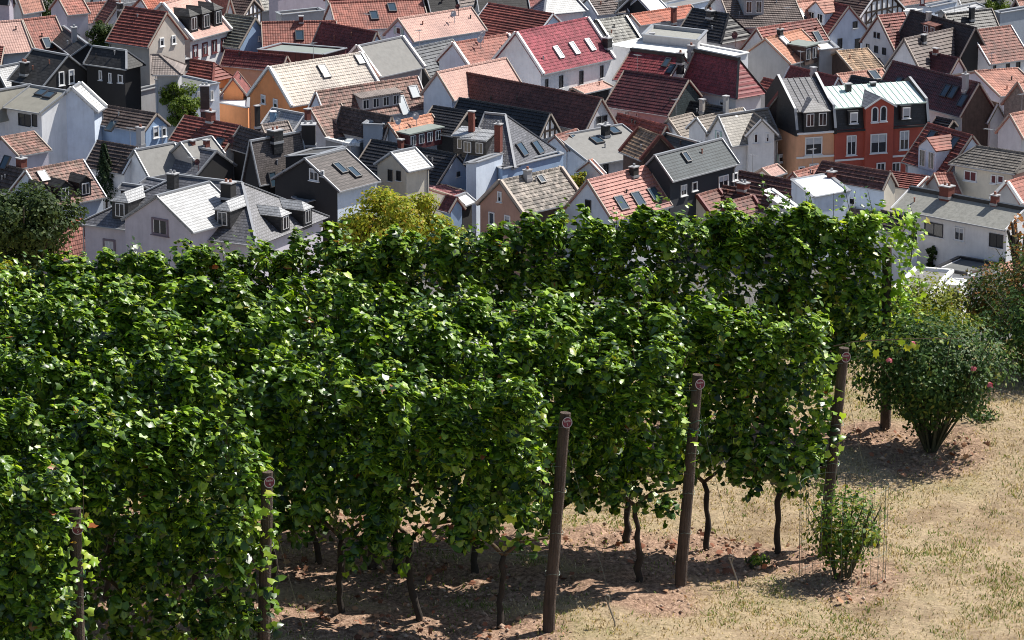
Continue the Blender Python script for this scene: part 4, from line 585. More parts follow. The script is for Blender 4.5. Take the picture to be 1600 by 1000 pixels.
 {'loc':(14.73,330.27),'rot':50.01,'L':3.45,'w':1.6,'h':1.57,'zr':7,'s':-1,'w2':1.6,'ha':None,'hb':None,'roof':'beige_grey','wall':'white','key':'h87','label':'small white house with beige grey tiled roof'},
 {'loc':(18.01,326.74),'rot':45.34,'L':6.15,'w':1.21,'h':1.1,'zr':8,'s':-1,'w2':1.21,'ha':None,'hb':None,'roof':'beige_grey','wall':'white','ch':[(0.58,-0.17,7.85,9.43,0.4,'grey_render')],'key':'h88','label':'beige grey roof behind with tall thin white flue'},
 {'loc':(16.81,333.31),'rot':136.99,'L':5.55,'w':0.88,'h':1.04,'zr':7.5,'s':1,'w2':0.88,'ha':None,'hb':None,'roof':'black_tile','wall':'dark','ch':[(-0.44,0.54,6.86,8.03,0.42,'beige')],'key':'h89','label':'black lean roof under the dark green gable'},
 {'loc':(19.88,324.59),'rot':36.28,'L':5.64,'w':1.86,'h':2.34,'zr':8.5,'s':-1,'w2':1.86,'ha':None,'hb':None,'roof':'spotted','wall':'white','win':[('A',-0.03,6.81,0.43,0.79,'s'),('E',0.88,4.43,0.58,0.8,'s'),('E',3.04,4.38,0.58,0.74,'s')],'key':'h76','label':'white house with spotted pale grey roof and mint shutters'},
 {'loc':(21.14,323.77),'rot':102.71,'L':2.55,'w':1.45,'h':1.46,'zr':8.3,'s':-1,'w2':1.45,'ha':None,'hb':None,'roof':'beige_grey','wall':'white','win':[('A',0.5,6.67,0.4,0.85,'w'),('A',-0.53,6.68,0.34,0.79,'w')],'join':'h76','key':'h76b','label':''},
 {'loc':(24.28,327.14),'rot':44.92,'L':3.32,'w':2.34,'h':2.77,'zr':10,'s':-1,'w2':2.34,'ha':None,'hb':None,'roof':'grey_tile','wall':'brown_dark_wall','verge':'maroon_trim','key':'h90','label':'dark brown gable wall with maroon verge left of the peach house'},
 {'loc':(23.53,344.56),'rot':126.57,'L':1.91,'w':0.93,'h':0.93,'zr':7.5,'s':1,'w2':0.93,'ha':None,'hb':None,'roof':'red_stripe','wall':'grey_render','key':'h97','label':'small red roof with grey gable left of the dark brown gable wall'},
 {'loc':(25.81,360.66),'rot':52.9,'L':6.31,'w':2.93,'h':2.1,'zr':8.8,'s':-1,'w2':2.93,'ha':None,'hb':None,'roof':'salmon_orange','wall':'grey_render','sky':[(-0.82,-0.69,8.31,0.0,-1.0,0.715,0.7,1,'g')],'ch':[(-0.7,-0.11,8.72,9.38,0.53,'dark')],'dor':[('flat',0.12,-3.14,6.55,0.0,-1.0,0.715,2.2,1.5,'green_felt','brown_wood')],'key':'h91','label':'grey plaster gable house with salmon roof and dark flat dormer'},
 {'flat':1,'loc':(29.93,362.13),'pts':[(-0.7,-2.43),(-1.18,1.26),(0.7,2.43),(1.18,-1.26)],'z':7.3,'zb':0,'roof':'white_flat','wall':'grey_render','par':0.15,'name':'annex','cat':'annex','key':'h92','label':'dark grey rendered block with white flat roof beside the salmon roof'},
 {'loc':(32.38,360.4),'rot':26.5,'L':3.56,'w':3.1,'h':1.37,'zr':7.3,'s':-1,'w2':3.1,'ha':None,'hb':None,'roof':'ochre_moss','wall':'brown_wood','key':'h93','label':'old ochre mossy roof in the upper right'},
 {'loc':(33.99,363.57),'rot':46.04,'L':4.15,'w':0.6,'h':0.61,'zr':5.6,'s':-1,'w2':0.6,'ha':None,'hb':None,'roof':'grey_brown','wall':'brown_wood','key':'h93b','label':'weathered grey board roof below the ochre mossy roof'},
 {'loc':(27.66,345.75),'rot':125.78,'L':6.96,'w':1.16,'h':1.71,'zr':8,'s':1,'w2':1.16,'ha':None,'hb':None,'roof':'maroon_red','wall':'white','ch':[(-0.04,0.13,7.81,8.42,0.44,'grey_render')],'key':'h94','label':'maroon red roof right of the grey plaster wall'},
 {'loc':(31.81,345.77),'rot':29.86,'L':5.24,'w':1.44,'h':0.87,'zr':8,'s':-1,'w2':1.44,'ha':None,'hb':None,'roof':'salmon','wall':'white','sky':[(1.21,-0.62,7.63,0.0,-1.0,0.603,0.8,1.2)],'key':'h95','label':'pale salmon roof with one skylight behind the red town house'},
 {'loc':(32.43,340.43),'rot':131.88,'L':5.1,'w':0.64,'h':0.92,'zr':8.3,'s':1,'w2':0.64,'ha':None,'hb':None,'roof':'black_tile','wall':'white','key':'h96','label':'black striped roof behind the red town house'},
 {'loc':(38.37,333.95),'rot':131.66,'L':2.14,'w':0.6,'h':0.58,'zr':6,'s':1,'w2':0.6,'ha':None,'hb':None,'roof':'black_tile','wall':'dark','key':'h98','label':'small black tiled gable right of the red town house'},
 {'loc':(-38.27,331.47),'rot':78.19,'L':2.7,'w':2.3,'h':2.03,'zr':9.5,'s':-1,'w2':2.3,'ha':None,'hb':None,'roof':'white_slate','wall':'blue_white','verge':'white_trim','key':'h12','label':'white house with a shaped parapet gable and bright roof on the left'},
 {'loc':(-44.49,331.42),'rot':-133.54,'L':5.8,'w':1.17,'h':2.55,'zr':9.2,'s':-1,'w2':1.17,'ha':None,'hb':None,'roof':'olive_grey','wall':'white','win':[('E',-0.98,6.05,1.08,0.8,'d')],'sky':[(-2.22,-0.69,7.69,0.0,-1.0,2.189,0.8,0.9),(-3.86,-0.75,7.56,0.0,-1.0,2.189,0.8,0.9)],'key':'h12l','label':'olive grey roofed balcony house joined to the parapet gable'},
 {'loc':(-40.65,331.74),'rot':143.27,'L':4.47,'w':3.57,'h':1.37,'zr':9.2,'s':1,'w2':3.57,'ha':None,'hb':None,'roof':'olive_grey','wall':'white','win':[('E',-0.07,6.94,1.45,1.08,'d'),('E',-1.27,7.05,0.58,1.08,'d')],'sky':[(0.19,0.79,8.9,0.0,1.0,0.383,0.9,0.9),(-0.91,0.95,8.84,0.0,1.0,0.383,0.9,0.9)],'join':'h12l','key':'h12r','label':''},
 {'flat':1,'loc':(-42.86,330.78),'pts':[(1.69,-0.09),(-1.75,-0.61),(-1.69,0.09),(1.75,0.61)],'z':6,'zb':0,'roof':'felt','wall':'white','par':0.6,'name':'annex','cat':'annex','key':'h12b','label':'white balcony parapet below the olive grey roof'},
 {'loc':(-42.34,322.35),'rot':44.54,'L':3.6,'w':2.37,'h':1.27,'zr':7,'s':-1,'w2':2.37,'ha':None,'hb':None,'roof':'red_brown_moss','wall':'lavender','key':'h40','label':'small brown tiled roof with lavender gable at the left edge'},
 {'loc':(-41.94,312.78),'rot':136.24,'L':4.37,'w':1.18,'h':1.81,'zr':6.3,'s':1,'w2':1.18,'ha':None,'hb':None,'roof':'brown_dark','wall':'white','sky':[(0.53,-0.15,6.52,0.0,1.0,1.535,0.75,1.15)],'ch':[(-0.79,-0.77,6.1,6.98,0.68,'brick')],'key':'hL0','label':'dark brown striped roof low at the left edge with one skylight'},
 {'loc':(-37.47,307.64),'rot':44.08,'L':5.99,'w':2.94,'h':2.66,'zr':7.5,'s':-1,'w2':2.94,'ha':None,'hb':None,'roof':'red_brown_moss','wall':'blue_white','win':[('E',-1.28,3.56,0.52,0.47,'w'),('E',0.11,3.66,0.31,0.35,'w')],'sky':[(-1.68,-0.63,6.93,0.0,-1.0,0.902,0.8,1.0)],'dor':[('gable',-3.12,-2.51,5.24,0.0,-1.0,0.902,1.2,1.25,'slate_dark','slate_wall'),('gable',-1.07,-2.68,5.09,0.0,-1.0,0.902,1.2,1.3,'slate_dark','slate_wall'),('gable',1.09,-2.61,5.15,0.0,-1.0,0.902,1.2,1.3,'slate_dark','slate_wall')],'key':'h41','label':'light blue house with brown tiled roof and three dark gabled dormers'},
 {'loc':(-36.96,297.47),'rot':-129.1,'L':8.07,'w':0.6,'h':2.7,'zr':4.5,'s':1,'w2':0.6,'ha':None,'hb':None,'roof':'brick_pale','wall':'lavender','cap':'orange_red','key':'h42','label':'pale brick red roof with bright red ridge tiles behind the vines'},
 {'loc':(-23.73,295.48),'rot':152.63,'L':5.81,'w':5.56,'h':3.37,'zr':9,'s':1,'w2':5.56,'ha':4.64,'hb':6.0,'roof':'slate_mid','wall':'lavender','win':[('E',6.18,3.93,1.14,1.4,'p')],'ch':[(-2.58,1.55,8.06,9.3,0.9,'dark'),(2.61,1.44,8.12,9.48,0.71,'slate_wall')],'dor':[('hip',5.47,4.69,6.16,0.0,1.0,0.606,1.5,1.5,'slate_light','slate_wall'),('hip',-3.74,4.36,6.36,0.0,1.0,0.606,1.4,1.5,'slate_light','slate_wall'),('hip',-7.34,0.94,5.78,-1.0,0.0,0.727,1.3,1.4,'slate_light','slate_wall'),('hip',-7.51,-2.22,5.65,-1.0,0.0,0.727,1.3,1.4,'slate_light','slate_wall')],'name':'villa','key':'h43','label':'large grey slate villa with hip roof and hipped dormers'},
 {'loc':(-25.61,291.95),'rot':53.49,'L':6.38,'w':3.69,'h':2.37,'zr':9.0,'s':-1,'w2':3.69,'ha':None,'hb':None,'roof':'slate_light','wall':'lavender','win':[('A',-0.27,6.62,1.69,1.35,'p')],'join':'h43','key':'h43b','label':''},  # wing slate paler than the main roof: sun glare put in the colour
 {'loc':(-33.6,331.71),'rot':142.6,'L':6.46,'w':1.68,'h':1.32,'zr':7.3,'s':1,'w2':1.68,'ha':None,'hb':None,'roof':'brown_dark','wall':'blue','win':[('A',0.1,5.73,0.72,1.01,'w'),('A',-0.93,5.56,0.57,0.8,'w')],'sky':[(0.71,1.65,6.01,0.0,1.0,0.782,0.75,1.15)],'ch':[(-3.85,2.85,5.07,6.65,0.56,'grey_render')],'key':'h13t','label':'brown striped roof with small light blue gable and two windows'},
 {'loc':(-33.67,320.76),'rot':142.9,'L':4.72,'w':1.88,'h':1.96,'zr':6.5,'s':1,'w2':1.88,'ha':None,'hb':None,'roof':'brown_dark','wall':'white','key':'h58','label':'brown striped roof behind the dark conifer'},
 {'loc':(-25.91,325.78),'rot':138.87,'L':6.93,'w':1.96,'h':1.85,'zr':7.5,'s':1,'w2':1.96,'ha':None,'hb':None,'roof':'red_stripe','wall':'white','sky':[(-2.28,1.47,6.11,0.0,1.0,0.945,0.9,0.9)],'ch':[(0.1,0.1,7.4,8.33,0.69,'brick')],'key':'h59','label':'red striped roof with a broad brick chimney casting a shadow'},
 {'loc':(-30.43,319.77),'rot':44.11,'L':4.44,'w':1.88,'h':2.02,'zr':6.5,'s':-1,'w2':1.88,'ha':None,'hb':None,'roof':'grey_flat','wall':'white','win':[('A',0.98,4.07,0.48,0.84,'d')],'key':'h60','label':'white gable house with plain light grey roof behind the villa'},
 {'loc':(-26.95,320.39),'rot':141.07,'L':4.93,'w':2.48,'h':1.68,'zr':6.3,'s':1,'w2':2.48,'ha':None,'hb':None,'roof':'slate_mid','wall':'dark','ch':[(0.08,0.37,6.05,6.96,0.49,'brick')],'sat':[(-2.36,2.2,4.81,0.4)],'key':'h60b','label':'slate roof with two brick chimneys joined to the light grey roof'},
 {'loc':(-26.93,320.74),'rot':46.61,'L':3.66,'w':1.62,'h':1.24,'zr':6.9,'s':-1,'w2':1.62,'ha':None,'hb':None,'roof':'grey_flat','wall':'beige','ch':[(0.38,-0.9,6.21,6.94,0.46,'brick')],'key':'h60c','label':'small beige triangular roof with brick chimney and dish'},
 {'loc':(-22.0,321.44),'rot':127.01,'L':4.47,'w':1.21,'h':1.65,'zr':7.5,'s':1,'w2':1.21,'ha':None,'hb':None,'roof':'brown_dark','wall':'dark','sat':[(1.56,1.29,5.75,0.5)],'key':'h61','label':'dark striped roof in the shade left of the dark slate house'},
 {'loc':(21.86,318.62),'rot':53.13,'L':2.41,'w':0.94,'h':0.58,'zr':5,'s':-1,'w2':0.94,'ha':None,'hb':None,'roof':'pink','wall':'white','key':'h78','label':'pink hipped roof below the mint shutters'},
 {'loc':(24.68,315.28),'rot':49.2,'L':3.74,'w':0.6,'h':0.52,'zr':5.5,'s':-1,'w2':0.6,'ha':None,'hb':None,'roof':'red_pale','wall':'white','key':'h78b','label':'pink red roof in front of the peach house'},
 {'loc':(28.62,311.61),'rot':139.6,'L':6.93,'w':1.09,'h':1.32,'zr':6.5,'s':1,'w2':1.09,'ha':None,'hb':0.16,'roof':'brown_stripe','wall':'cream','win':[('E',-0.13,3.77,0.73,0.61,'w')],'ch':[(1.64,1.28,4.95,6.09,0.58,'brick')],'wallE':'blue_white','key':'h79','label':'brown striped roof with brick chimney and cream gable'},
 {'loc':(21.6,313.17),'rot':137.97,'L':6.84,'w':1.02,'h':1.17,'zr':5.3,'s':1,'w2':1.02,'ha':None,'hb':None,'roof':'brown_stripe','wall':'cream','key':'h80','label':'brown striped roof with small pale gable and red chimney'},
 {'loc':(18.6,310.16),'rot':139.73,'L':8.26,'w':1.46,'h':1.21,'zr':5,'s':1,'w2':1.46,'ha':None,'hb':None,'roof':'brown_stripe','wall':'cream','ch':[(-0.7,0.05,4.96,5.57,0.76,'brick')],'key':'h81','label':'brown striped roof with two cream cross gables behind the vines'},
 {'loc':(16.12,309.53),'rot':51.4,'L':3.22,'w':1.29,'h':1.26,'zr':4.8,'s':-1,'w2':1.29,'ha':None,'hb':None,'roof':'red_brown','wall':'cream','verge':'maroon_trim','join':'h81','key':'h81b','label':''},
 {'loc':(18.85,307.22),'rot':46.85,'L':2.88,'w':1.13,'h':1.27,'zr':4.8,'s':-1,'w2':1.13,'ha':None,'hb':None,'roof':'red_brown','wall':'cream','verge':'maroon_trim','join':'h81','key':'h81c','label':''},
 {'flat':1,'loc':(25.37,308.49),'pts':[(-0.92,-4.61),(-2.23,2.14),(0.92,4.61),(2.23,-2.14)],'z':5.6,'zb':0,'roof':'white_flat','wall':'blue_white','par':0.05,'name':'annex','cat':'annex','key':'h82','label':'white membrane flat roof with wavy edge below the brick chimney'},
 {'flat':1,'loc':(21.87,306.51),'pts':[(0.39,-3.86),(-1.26,2.66),(-0.39,3.86),(1.26,-2.66)],'z':4.9,'zb':0,'roof':'white_flat','wall':'white','par':0.05,'name':'annex','cat':'annex','key':'h82b','label':'second white membrane flat roof behind the vines'},
 {'loc':(25.55,311.45),'rot':138.25,'L':3.36,'w':0.87,'h':1.22,'zr':3.6,'s':1,'w2':0.87,'ha':None,'hb':None,'roof':'brown_dark','wall':'white','key':'h83','label':'low dark tiled roof half hidden by vine shoots'},
 {'loc':(29.31,309.42),'rot':144.25,'L':5.19,'w':0.85,'h':1.12,'zr':3.2,'s':1,'w2':0.85,'ha':None,'hb':None,'roof':'brown_dark','wall':'white','ch':[(2.4,0.16,2.99,4.18,0.51,'dark')],'key':'h83b','label':'low dark roof behind the vines right of the chimney pipes'},
 {'loc':(8.42,301.54),'rot':130.62,'L':6.82,'w':1.57,'h':0.97,'zr':4,'s':1,'w2':1.57,'ha':None,'hb':None,'roof':'brown_dark','wall':'white','key':'h99','label':'low dark roof ridge in front of the pink striped roof'},
 {'loc':(6.62,315.62),'rot':55.91,'L':0.62,'w':1.35,'h':1.05,'zr':6.2,'s':-1,'w2':1.35,'ha':None,'hb':None,'roof':'salmon','wall':'white','key':'h100','label':'tiny salmon turret roof above the white house'},
 {'town':1,'loc':(24.38,322.31),'rot':18.46,'W':3.5,'zc':7.2,'hm':1.7,'depth':7,'rise':2.2,'roof':'slate_mid','wall':'peach','win':[(1.57,0.0,5.95,1.59,1.58,'w'),(0.51,0.0,4.0,0.6,0.45,'w'),(1.64,0.0,4.15,0.82,0.51,'w')],'mwin':[],'key':'peach','label':'peach town house with black mansard,hipped double dormer and white windows','name':'town_house','ch':[(2.91,3.8,9.4,10.39,0.6,'slate_wall')],'dor':[('hip',1.75,-0.1,7.45,0,-1,0.9,2.3,1.55,'slate_mid','slate_wall')],'band':[4.99]},
 {'town':1,'loc':(27.75,323.26),'rot':18.66,'W':8.72,'zc':7.2,'hm':1.85,'depth':6.5,'rise':1.2,'roof':'copper_mint','wall':'red_wall','win':[(1.53,0.0,5.81,0.91,1.76,'w'),(6.49,0.0,5.92,0.88,1.7,'w'),(5.76,0.0,3.6,0.82,0.85,'w')],'mwin':[(1.66,0.3,8.21,0.71,0.96,'r'),(6.58,0.3,8.34,0.71,0.96,'r')],'key':'redh','label':'brick red town house with central gable,twin arched window and mint copper roof','name':'town_house','bay':(2.73,5.34,9.09,9.84),'bwin':[(3.54,-0.25,8.45,0.66,1.36,'arch'),(4.35,-0.25,8.48,0.66,1.36,'arch'),(3.96,-0.25,5.86,1.54,1.7,'w'),(4.23,-0.25,3.78,0.82,0.74,'w')],'ch':[(2.46,3.05,9.55,10.54,0.49,'slate_wall'),(5.1,3.68,9.55,10.37,0.44,'slate_wall')],'band':[4.56]},
 {'loc':(41.47,393.25),'rot':39.28,'L':10.07,'w':1.24,'h':1.67,'zr':8,'s':-1,'w2':1.24,'ha':None,'hb':None,'roof':'red_brown','wall':'white','key':'z1','label':'brown roofed house at the top edge right of the half timbered gable'},
 {'loc':(-40.88,395.65),'rot':48.27,'L':6.48,'w':1.05,'h':2.09,'zr':8,'s':-1,'w2':1.05,'ha':None,'hb':None,'roof':'slate_mid','wall':'white','key':'z2','label':'slate roofed house at the top edge above the red roofs'},
 {'loc':(-4.42,394.46),'rot':43.92,'L':10.4,'w':1.42,'h':1.92,'zr':8,'s':-1,'w2':1.42,'ha':None,'hb':None,'roof':'grey_brown','wall':'grey_render','key':'z3','label':'grey roofed house at the top edge beside the small light green tree'},
 {'loc':(2.67,394.84),'rot':42.02,'L':7.2,'w':1.3,'h':2.06,'zr':8,'s':-1,'w2':1.3,'ha':None,'hb':None,'roof':'red_dark','wall':'white','key':'z4','label':'red roofed house at the top edge left of the light grey slate roof'},
 {'loc':(48.79,399.6),'rot':38.02,'L':6.58,'w':1.11,'h':1.71,'zr':7,'s':-1,'w2':1.11,'ha':None,'hb':None,'roof':'black_tile','wall':'white','key':'z5','label':'dark roofed house at the top edge near the right corner'},
 {'loc':(-23.16,402.49),'rot':45.72,'L':11.48,'w':1.56,'h':2.34,'zr':7,'s':-1,'w2':1.56,'ha':None,'hb':None,'roof':'grey_tile','wall':'grey_render','key':'z6','label':'grey roofed house at the top edge above the mauve block'},
 {'loc':(-30.89,306.06),'rot':148.67,'L':2.32,'w':0.64,'h':0.31,'zr':6.2,'s':1,'w2':0.64,'ha':None,'hb':None,'roof':'slate_mid','wall':'dark','key':'x1','label':'small dark slate roof tucked between the grey gable house and the villa'},
 {'loc':(-29.16,307.7),'rot':139.35,'L':2.15,'w':0.89,'h':0.31,'zr':6.3,'s':1,'w2':0.89,'ha':None,'hb':None,'roof':'slate_mid','wall':'dark','key':'x2','label':'smaller dark slate roof beside the villa chimney'},
 {'flat':1,'loc':(-16.65,302.41),'pts':[(0.08,-1.52),(-1.08,0.35),(-0.08,1.52),(1.08,-0.35)],'z':5.9,'zb':0,'roof':'slate_flat','wall':'dark','par':0.03,'name':'annex','cat':'annex','key':'x3','label':'pale flat lean to roof below the dark recessed terrace'},
]
for R in HOUSES: house(R)
# ---------------------------------------------------------------- the hillside
def sm(x): x = np.clip(x, 0, 1); return x * x * (3 - 2 * x)
def gz(X, Y):
    X = np.asarray(X, float); Y = np.asarray(Y, float)
    tilt = np.where(X < .7, -.13 * (.7 - X), .05 * np.minimum(X - .7, 6)) * sm((Y - 37) / 4)
    return 62.2 + tilt - 4.0 * sm((Y - 43.2) / 9) - .28 * np.maximum(0, Y - 50) * (Y < 1e9)
TAN = math.tan(rad(12.0)); RDX, RDY = -math.cos(rad(12.0)), math.sin(rad(12.0))
ROWS = [  # name, end post x, y, row length, post lean x over its height, post height, what the photo shows of it
    ('A', -3.70, 31.05, 2.3, .0, 2.12), ('B', -2.23, 32.45, 4.1, .07, 2.02), ('C', .335, 34.07, 7.0, .155, 2.10),
    ('D', 1.62, 35.33, 8.4, .155, 2.12), ('E', 3.09, 36.32, 10.0, .16, 2.12), ('F', 4.08, 40.33, 12.2, -.03, 2.02)]
def row_soil(X, Y):
    """1 in the hoed strip under a row, 0 in the grass"""
    s = np.zeros_like(X)
    for nm, x, y, l, _, _ in ROWS:
        yc = y + (x - X) * TAN; inside = sm((x + .35 - X) / .4)
        wdt = .62 + .18 * np.sin(X * 2.1 + y) + .12 * np.sin(X * 5.3 + 2 * y)
        s = np.maximum(s, sm((wdt - np.abs(Y - yc + .25)) / .35 + .5) * inside)
    for cx, cy, r in ((3.25, 35.6, .62), (4.45, 39.6, .75)): s = np.maximum(s, .85 * sm((r - np.hypot(X - cx, (Y - cy) * .8)) / .3 + .3))
    return s
xs = np.arange(-8, 9.01, .085); ys = np.concatenate([np.arange(28, 45, .085), np.arange(45, 60, .6), np.arange(60, 262, 6.0)])
GX, GY = np.meshgrid(xs, ys); soil = row_soil(GX, GY)
rn = RNG.normal(size=GX.shape); rn2 = (rn + np.roll(rn, 1, 0) + np.roll(rn, 1, 1) + np.roll(rn, -1, 0) + np.roll(rn, -1, 1)) / 2.24
GZ = gz(GX, GY) + np.where(GY < 45, rn2 * (.008 + .012 * soil), 0) + .03 * np.sin(GX * 1.7 + GY * .9) * (GY < 45)
GXs = np.where(GY > 45, GX * (1 + (GY - 45) / 12), GX)
ny, nx = GX.shape; idx = np.arange(nx * ny).reshape(ny, nx)
quads = np.stack([idx[:-1, :-1], idx[:-1, 1:], idx[1:, 1:], idx[1:, :-1]], -1).reshape(-1)
m, n, b = nodes_mat('hill_ground'); L = n.links.new
tc = N(n, 'ShaderNodeTexCoord'); at_ = N(n, 'ShaderNodeAttribute', attribute_name='soil')
n1 = N(n, 'ShaderNodeTexNoise', Scale=1.1, Detail=8.0, Roughness=.7); L(tc.outputs['Object'], n1.inputs['Vector'])
n2 = N(n, 'ShaderNodeTexNoise', Scale=22.0, Detail=6.0, Roughness=.7); L(tc.outputs['Object'], n2.inputs['Vector'])
dry = ramp(n, n1.outputs[0], [(.3, (.23, .16, .10)), (.5, (.44, .34, .22)), (.62, (.36, .29, .17)), (.75, (.20, .21, .09))])
sol = ramp(n, n2.outputs[0], [(.3, (.15, .095, .068)), (.5, (.34, .22, .155)), (.68, (.50, .345, .25))])
gcol = mixc(n, at_.outputs['Fac'], dry, sol); fine = ramp(n, n2.outputs[0], [(.3, (.65, .65, .65)), (.7, (1.25, 1.25, 1.25))])
L(mixc(n, 1.0, gcol, fine, 'MULTIPLY'), b.inputs['Base Color']); b.inputs['Roughness'].default_value = .95; b.inputs['Specular IOR Level'].default_value = .1
bp = N(n, 'ShaderNodeBump', Strength=.8, Distance=.04); L(n2.outputs[0], bp.inputs['Height']); L(bp.outputs[0], b.inputs['Normal'])
hill = mesh_np('hillside', np.stack([GXs, GY, GZ], -1).reshape(-1, 3), quads, 4, m, smooth=True); hill['kind'] = 'structure'
a = hill.data.attributes.new('soil', 'FLOAT', 'POINT'); a.data.foreach_set('value', soil.astype(np.float32).ravel())
tg = MB(); tg.poly([(-420, 255, -.4), (420, 255, -.4), (420, 900, -.4), (-420, 900, -.4)]); P_('street', (.12, .115, .11), .9, .3, .3); o = tg.build('town_ground', 'street'); o['kind'] = 'structure'

# ---------------------------------------------------------------- foliage materials
def leaf_mat(name, stops, rough=.42, tr=.38, spec=.5, tint=(1.25, 1.2, .55)):
    """each leaf gets its own colour; light also passes through the blade"""
    m, n, b = nodes_mat(name); L = n.links.new; ge = N(n, 'ShaderNodeNewGeometry')
    c = ramp(n, ge.outputs['Random Per Island'], stops)
    L(c, b.inputs['Base Color']); b.inputs['Roughness'].default_value = rough; b.inputs['Specular IOR Level'].default_value = spec
    t = N(n, 'ShaderNodeBsdfTranslucent'); L(mixc(n, 1.0, c, tint, 'MULTIPLY'), t.inputs['Color'])
    mx = N(n, 'ShaderNodeMixShader'); mx.inputs[0].default_value = tr; L(b.outputs[0], mx.inputs[1]); L(t.outputs[0], mx.inputs[2])
    L(mx.outputs[0], n.nodes['Material Output'].inputs['Surface']); MATS[name] = m; return m
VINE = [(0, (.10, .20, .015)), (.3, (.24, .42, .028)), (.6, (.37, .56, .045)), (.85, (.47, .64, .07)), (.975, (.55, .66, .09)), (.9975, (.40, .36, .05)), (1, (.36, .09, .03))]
leaf_mat('vine_leaf', [(0, (.012, .034, .006)), (.35, (.045, .105, .013)), (.7, (.12, .23, .024)), (.93, (.24, .37, .035)), (.995, (.28, .32, .04)), (1, (.34, .09, .03))], .38, .22, .6); leaf_mat('vine_leaf_young_lit', VINE, .4, .44, .55); leaf_mat('shoot_leaf', [(0, (.12, .20, .02)), (.5, (.26, .34, .03)), (1, (.42, .43, .05))], .5, .5)  # old dark and young bright leaves, with shade and sun partly in the colour
leaf_mat('rose_leaf', [(0, (.024, .055, .016)), (.6, (.05, .105, .026)), (.9, (.12, .19, .04)), (1, (.22, .22, .05))], .48, .25, .16)
leaf_mat('rose_leaf_young', [(0, (.04, .09, .02)), (.5, (.10, .19, .03)), (.85, (.22, .30, .04)), (1, (.42, .32, .04))], .4, .35, .16)
leaf_mat('red_leaf', [(0, (.04, .08, .02)), (.5, (.085, .13, .03)), (.8, (.20, .13, .04)), (1, (.34, .16, .06))], .45, .3, .16)
leaf_mat('hedge_leaf', [(0, (.09, .13, .015)), (.6, (.19, .23, .022)), (1, (.31, .31, .04))], .5, .3, .16)
leaf_mat('maple_leaf', [(0, (.13, .19, .02)), (.45, (.27, .32, .03)), (.8, (.42, .42, .045)), (1, (.44, .29, .05))], .5, .35, .16)
leaf_mat('tree_leaf', [(0, (.02, .04, .012)), (.6, (.045, .075, .02)), (1, (.085, .12, .03))], .5, .3, .16)
leaf_mat('dark_tree_leaf', [(0, (.018, .036, .012)), (.6, (.04, .07, .02)), (1, (.085, .12, .03))], .55, .25, .16)
leaf_mat('bright_tree_leaf', [(0, (.06, .10, .015)), (.6, (.12, .18, .025)), (1, (.20, .26, .045))], .5, .35, .16)
leaf_mat('conifer_leaf', [(0, (.012, .026, .014)), (.6, (.024, .045, .018)), (1, (.05, .075, .025))], .6, .15, .16)
leaf_mat('orange_leaf', [(0, (.32, .13, .04)), (1, (.48, .22, .07))], .5, .35)
leaf_mat('grape', [(0, (.05, .09, .02)), (1, (.09, .13, .03))], .3, .3)
P_('bark', (.05, .038, .03), .95, .45, 12, .8); P_('post_wood', (.095, .066, .052), .95, .4, 5, .9, streak=.65, sxy=34.0, sz=1.3); P_('cane', (.10, .065, .04), .9, .3, 10); P_('rose_stem', (.06, .06, .03), .8, .3, 8); P_('wire', (.16, .19, .17), .5, .2, metal=.6); P_('sign_red', (.17, .02, .04), .6, .25, 9); P_('sign_white', (.5, .45, .45), .6, .1); P_('twine', (.04, .12, .075), .8); P_('rod', (.25, .23, .21), .5, .2, metal=.5)
P_('rose_flower', (.72, .20, .24), .6, .2, 9)
# ---------------------------------------------------------------- leaves
PALM = np.array([(0, -.30), (-.28, -.48), (-.52, -.15), (-.38, .02), (-.50, .38), (-.2, .30), (0, .62), (.2, .30), (.50, .38), (.38, .02), (.52, -.15), (.28, -.48)], float)
def palm_template():
    o = np.concatenate([PALM, [[0, 0]]]); z = -.28 * np.abs(o[:, 0]) - .22 * np.maximum(o[:, 1], 0) ** 2; z[12] = .05
    v = np.column_stack([o, z]); f = [(12, i, (i + 1) % 12) for i in range(12)]; return v, np.array(f)
def palm8_template():
    o = np.array([(0, -.26), (-.46, -.36), (-.42, .22), (0, .62), (.42, .22), (.46, -.36), (0, .02)]); z = -.28 * np.abs(o[:, 0]) - .22 * np.maximum(o[:, 1], 0) ** 2; z[6] = .05
    return np.column_stack([o, z]), np.array([(6, i, (i + 1) % 6) for i in range(6)])
def lobed_template():
    o = np.array([(0, -.30), (-.40, -.44), (-.50, .12), (-.25, .2), (0, .62), (.25, .2), (.50, .12), (.40, -.44), (0, -.02)]); z = -.28 * np.abs(o[:, 0]) - .22 * np.maximum(o[:, 1], 0) ** 2; z[8] = .05
    return np.column_stack([o, z]), np.array([(8, i, (i + 1) % 8) for i in range(8)])
T_LOBED = lobed_template()
def oval_template():
    o = np.array([(0, -.5), (-.3, -.1), (-.24, .25), (0, .55), (.24, .25), (.3, -.1)]); z = -.3 * np.abs(o[:, 0]); z[[0, 3]] = 0
    return np.column_stack([o, z]), np.array([(0, 1, 5), (1, 2, 5), (2, 4, 5), (2, 3, 4)])[:, ::-1]
T_PALM, T_PALM8, T_OVAL = palm_template(), palm8_template(), oval_template()
def norm(a): return a / np.maximum(np.linalg.norm(a, axis=-1, keepdims=True), 1e-9)
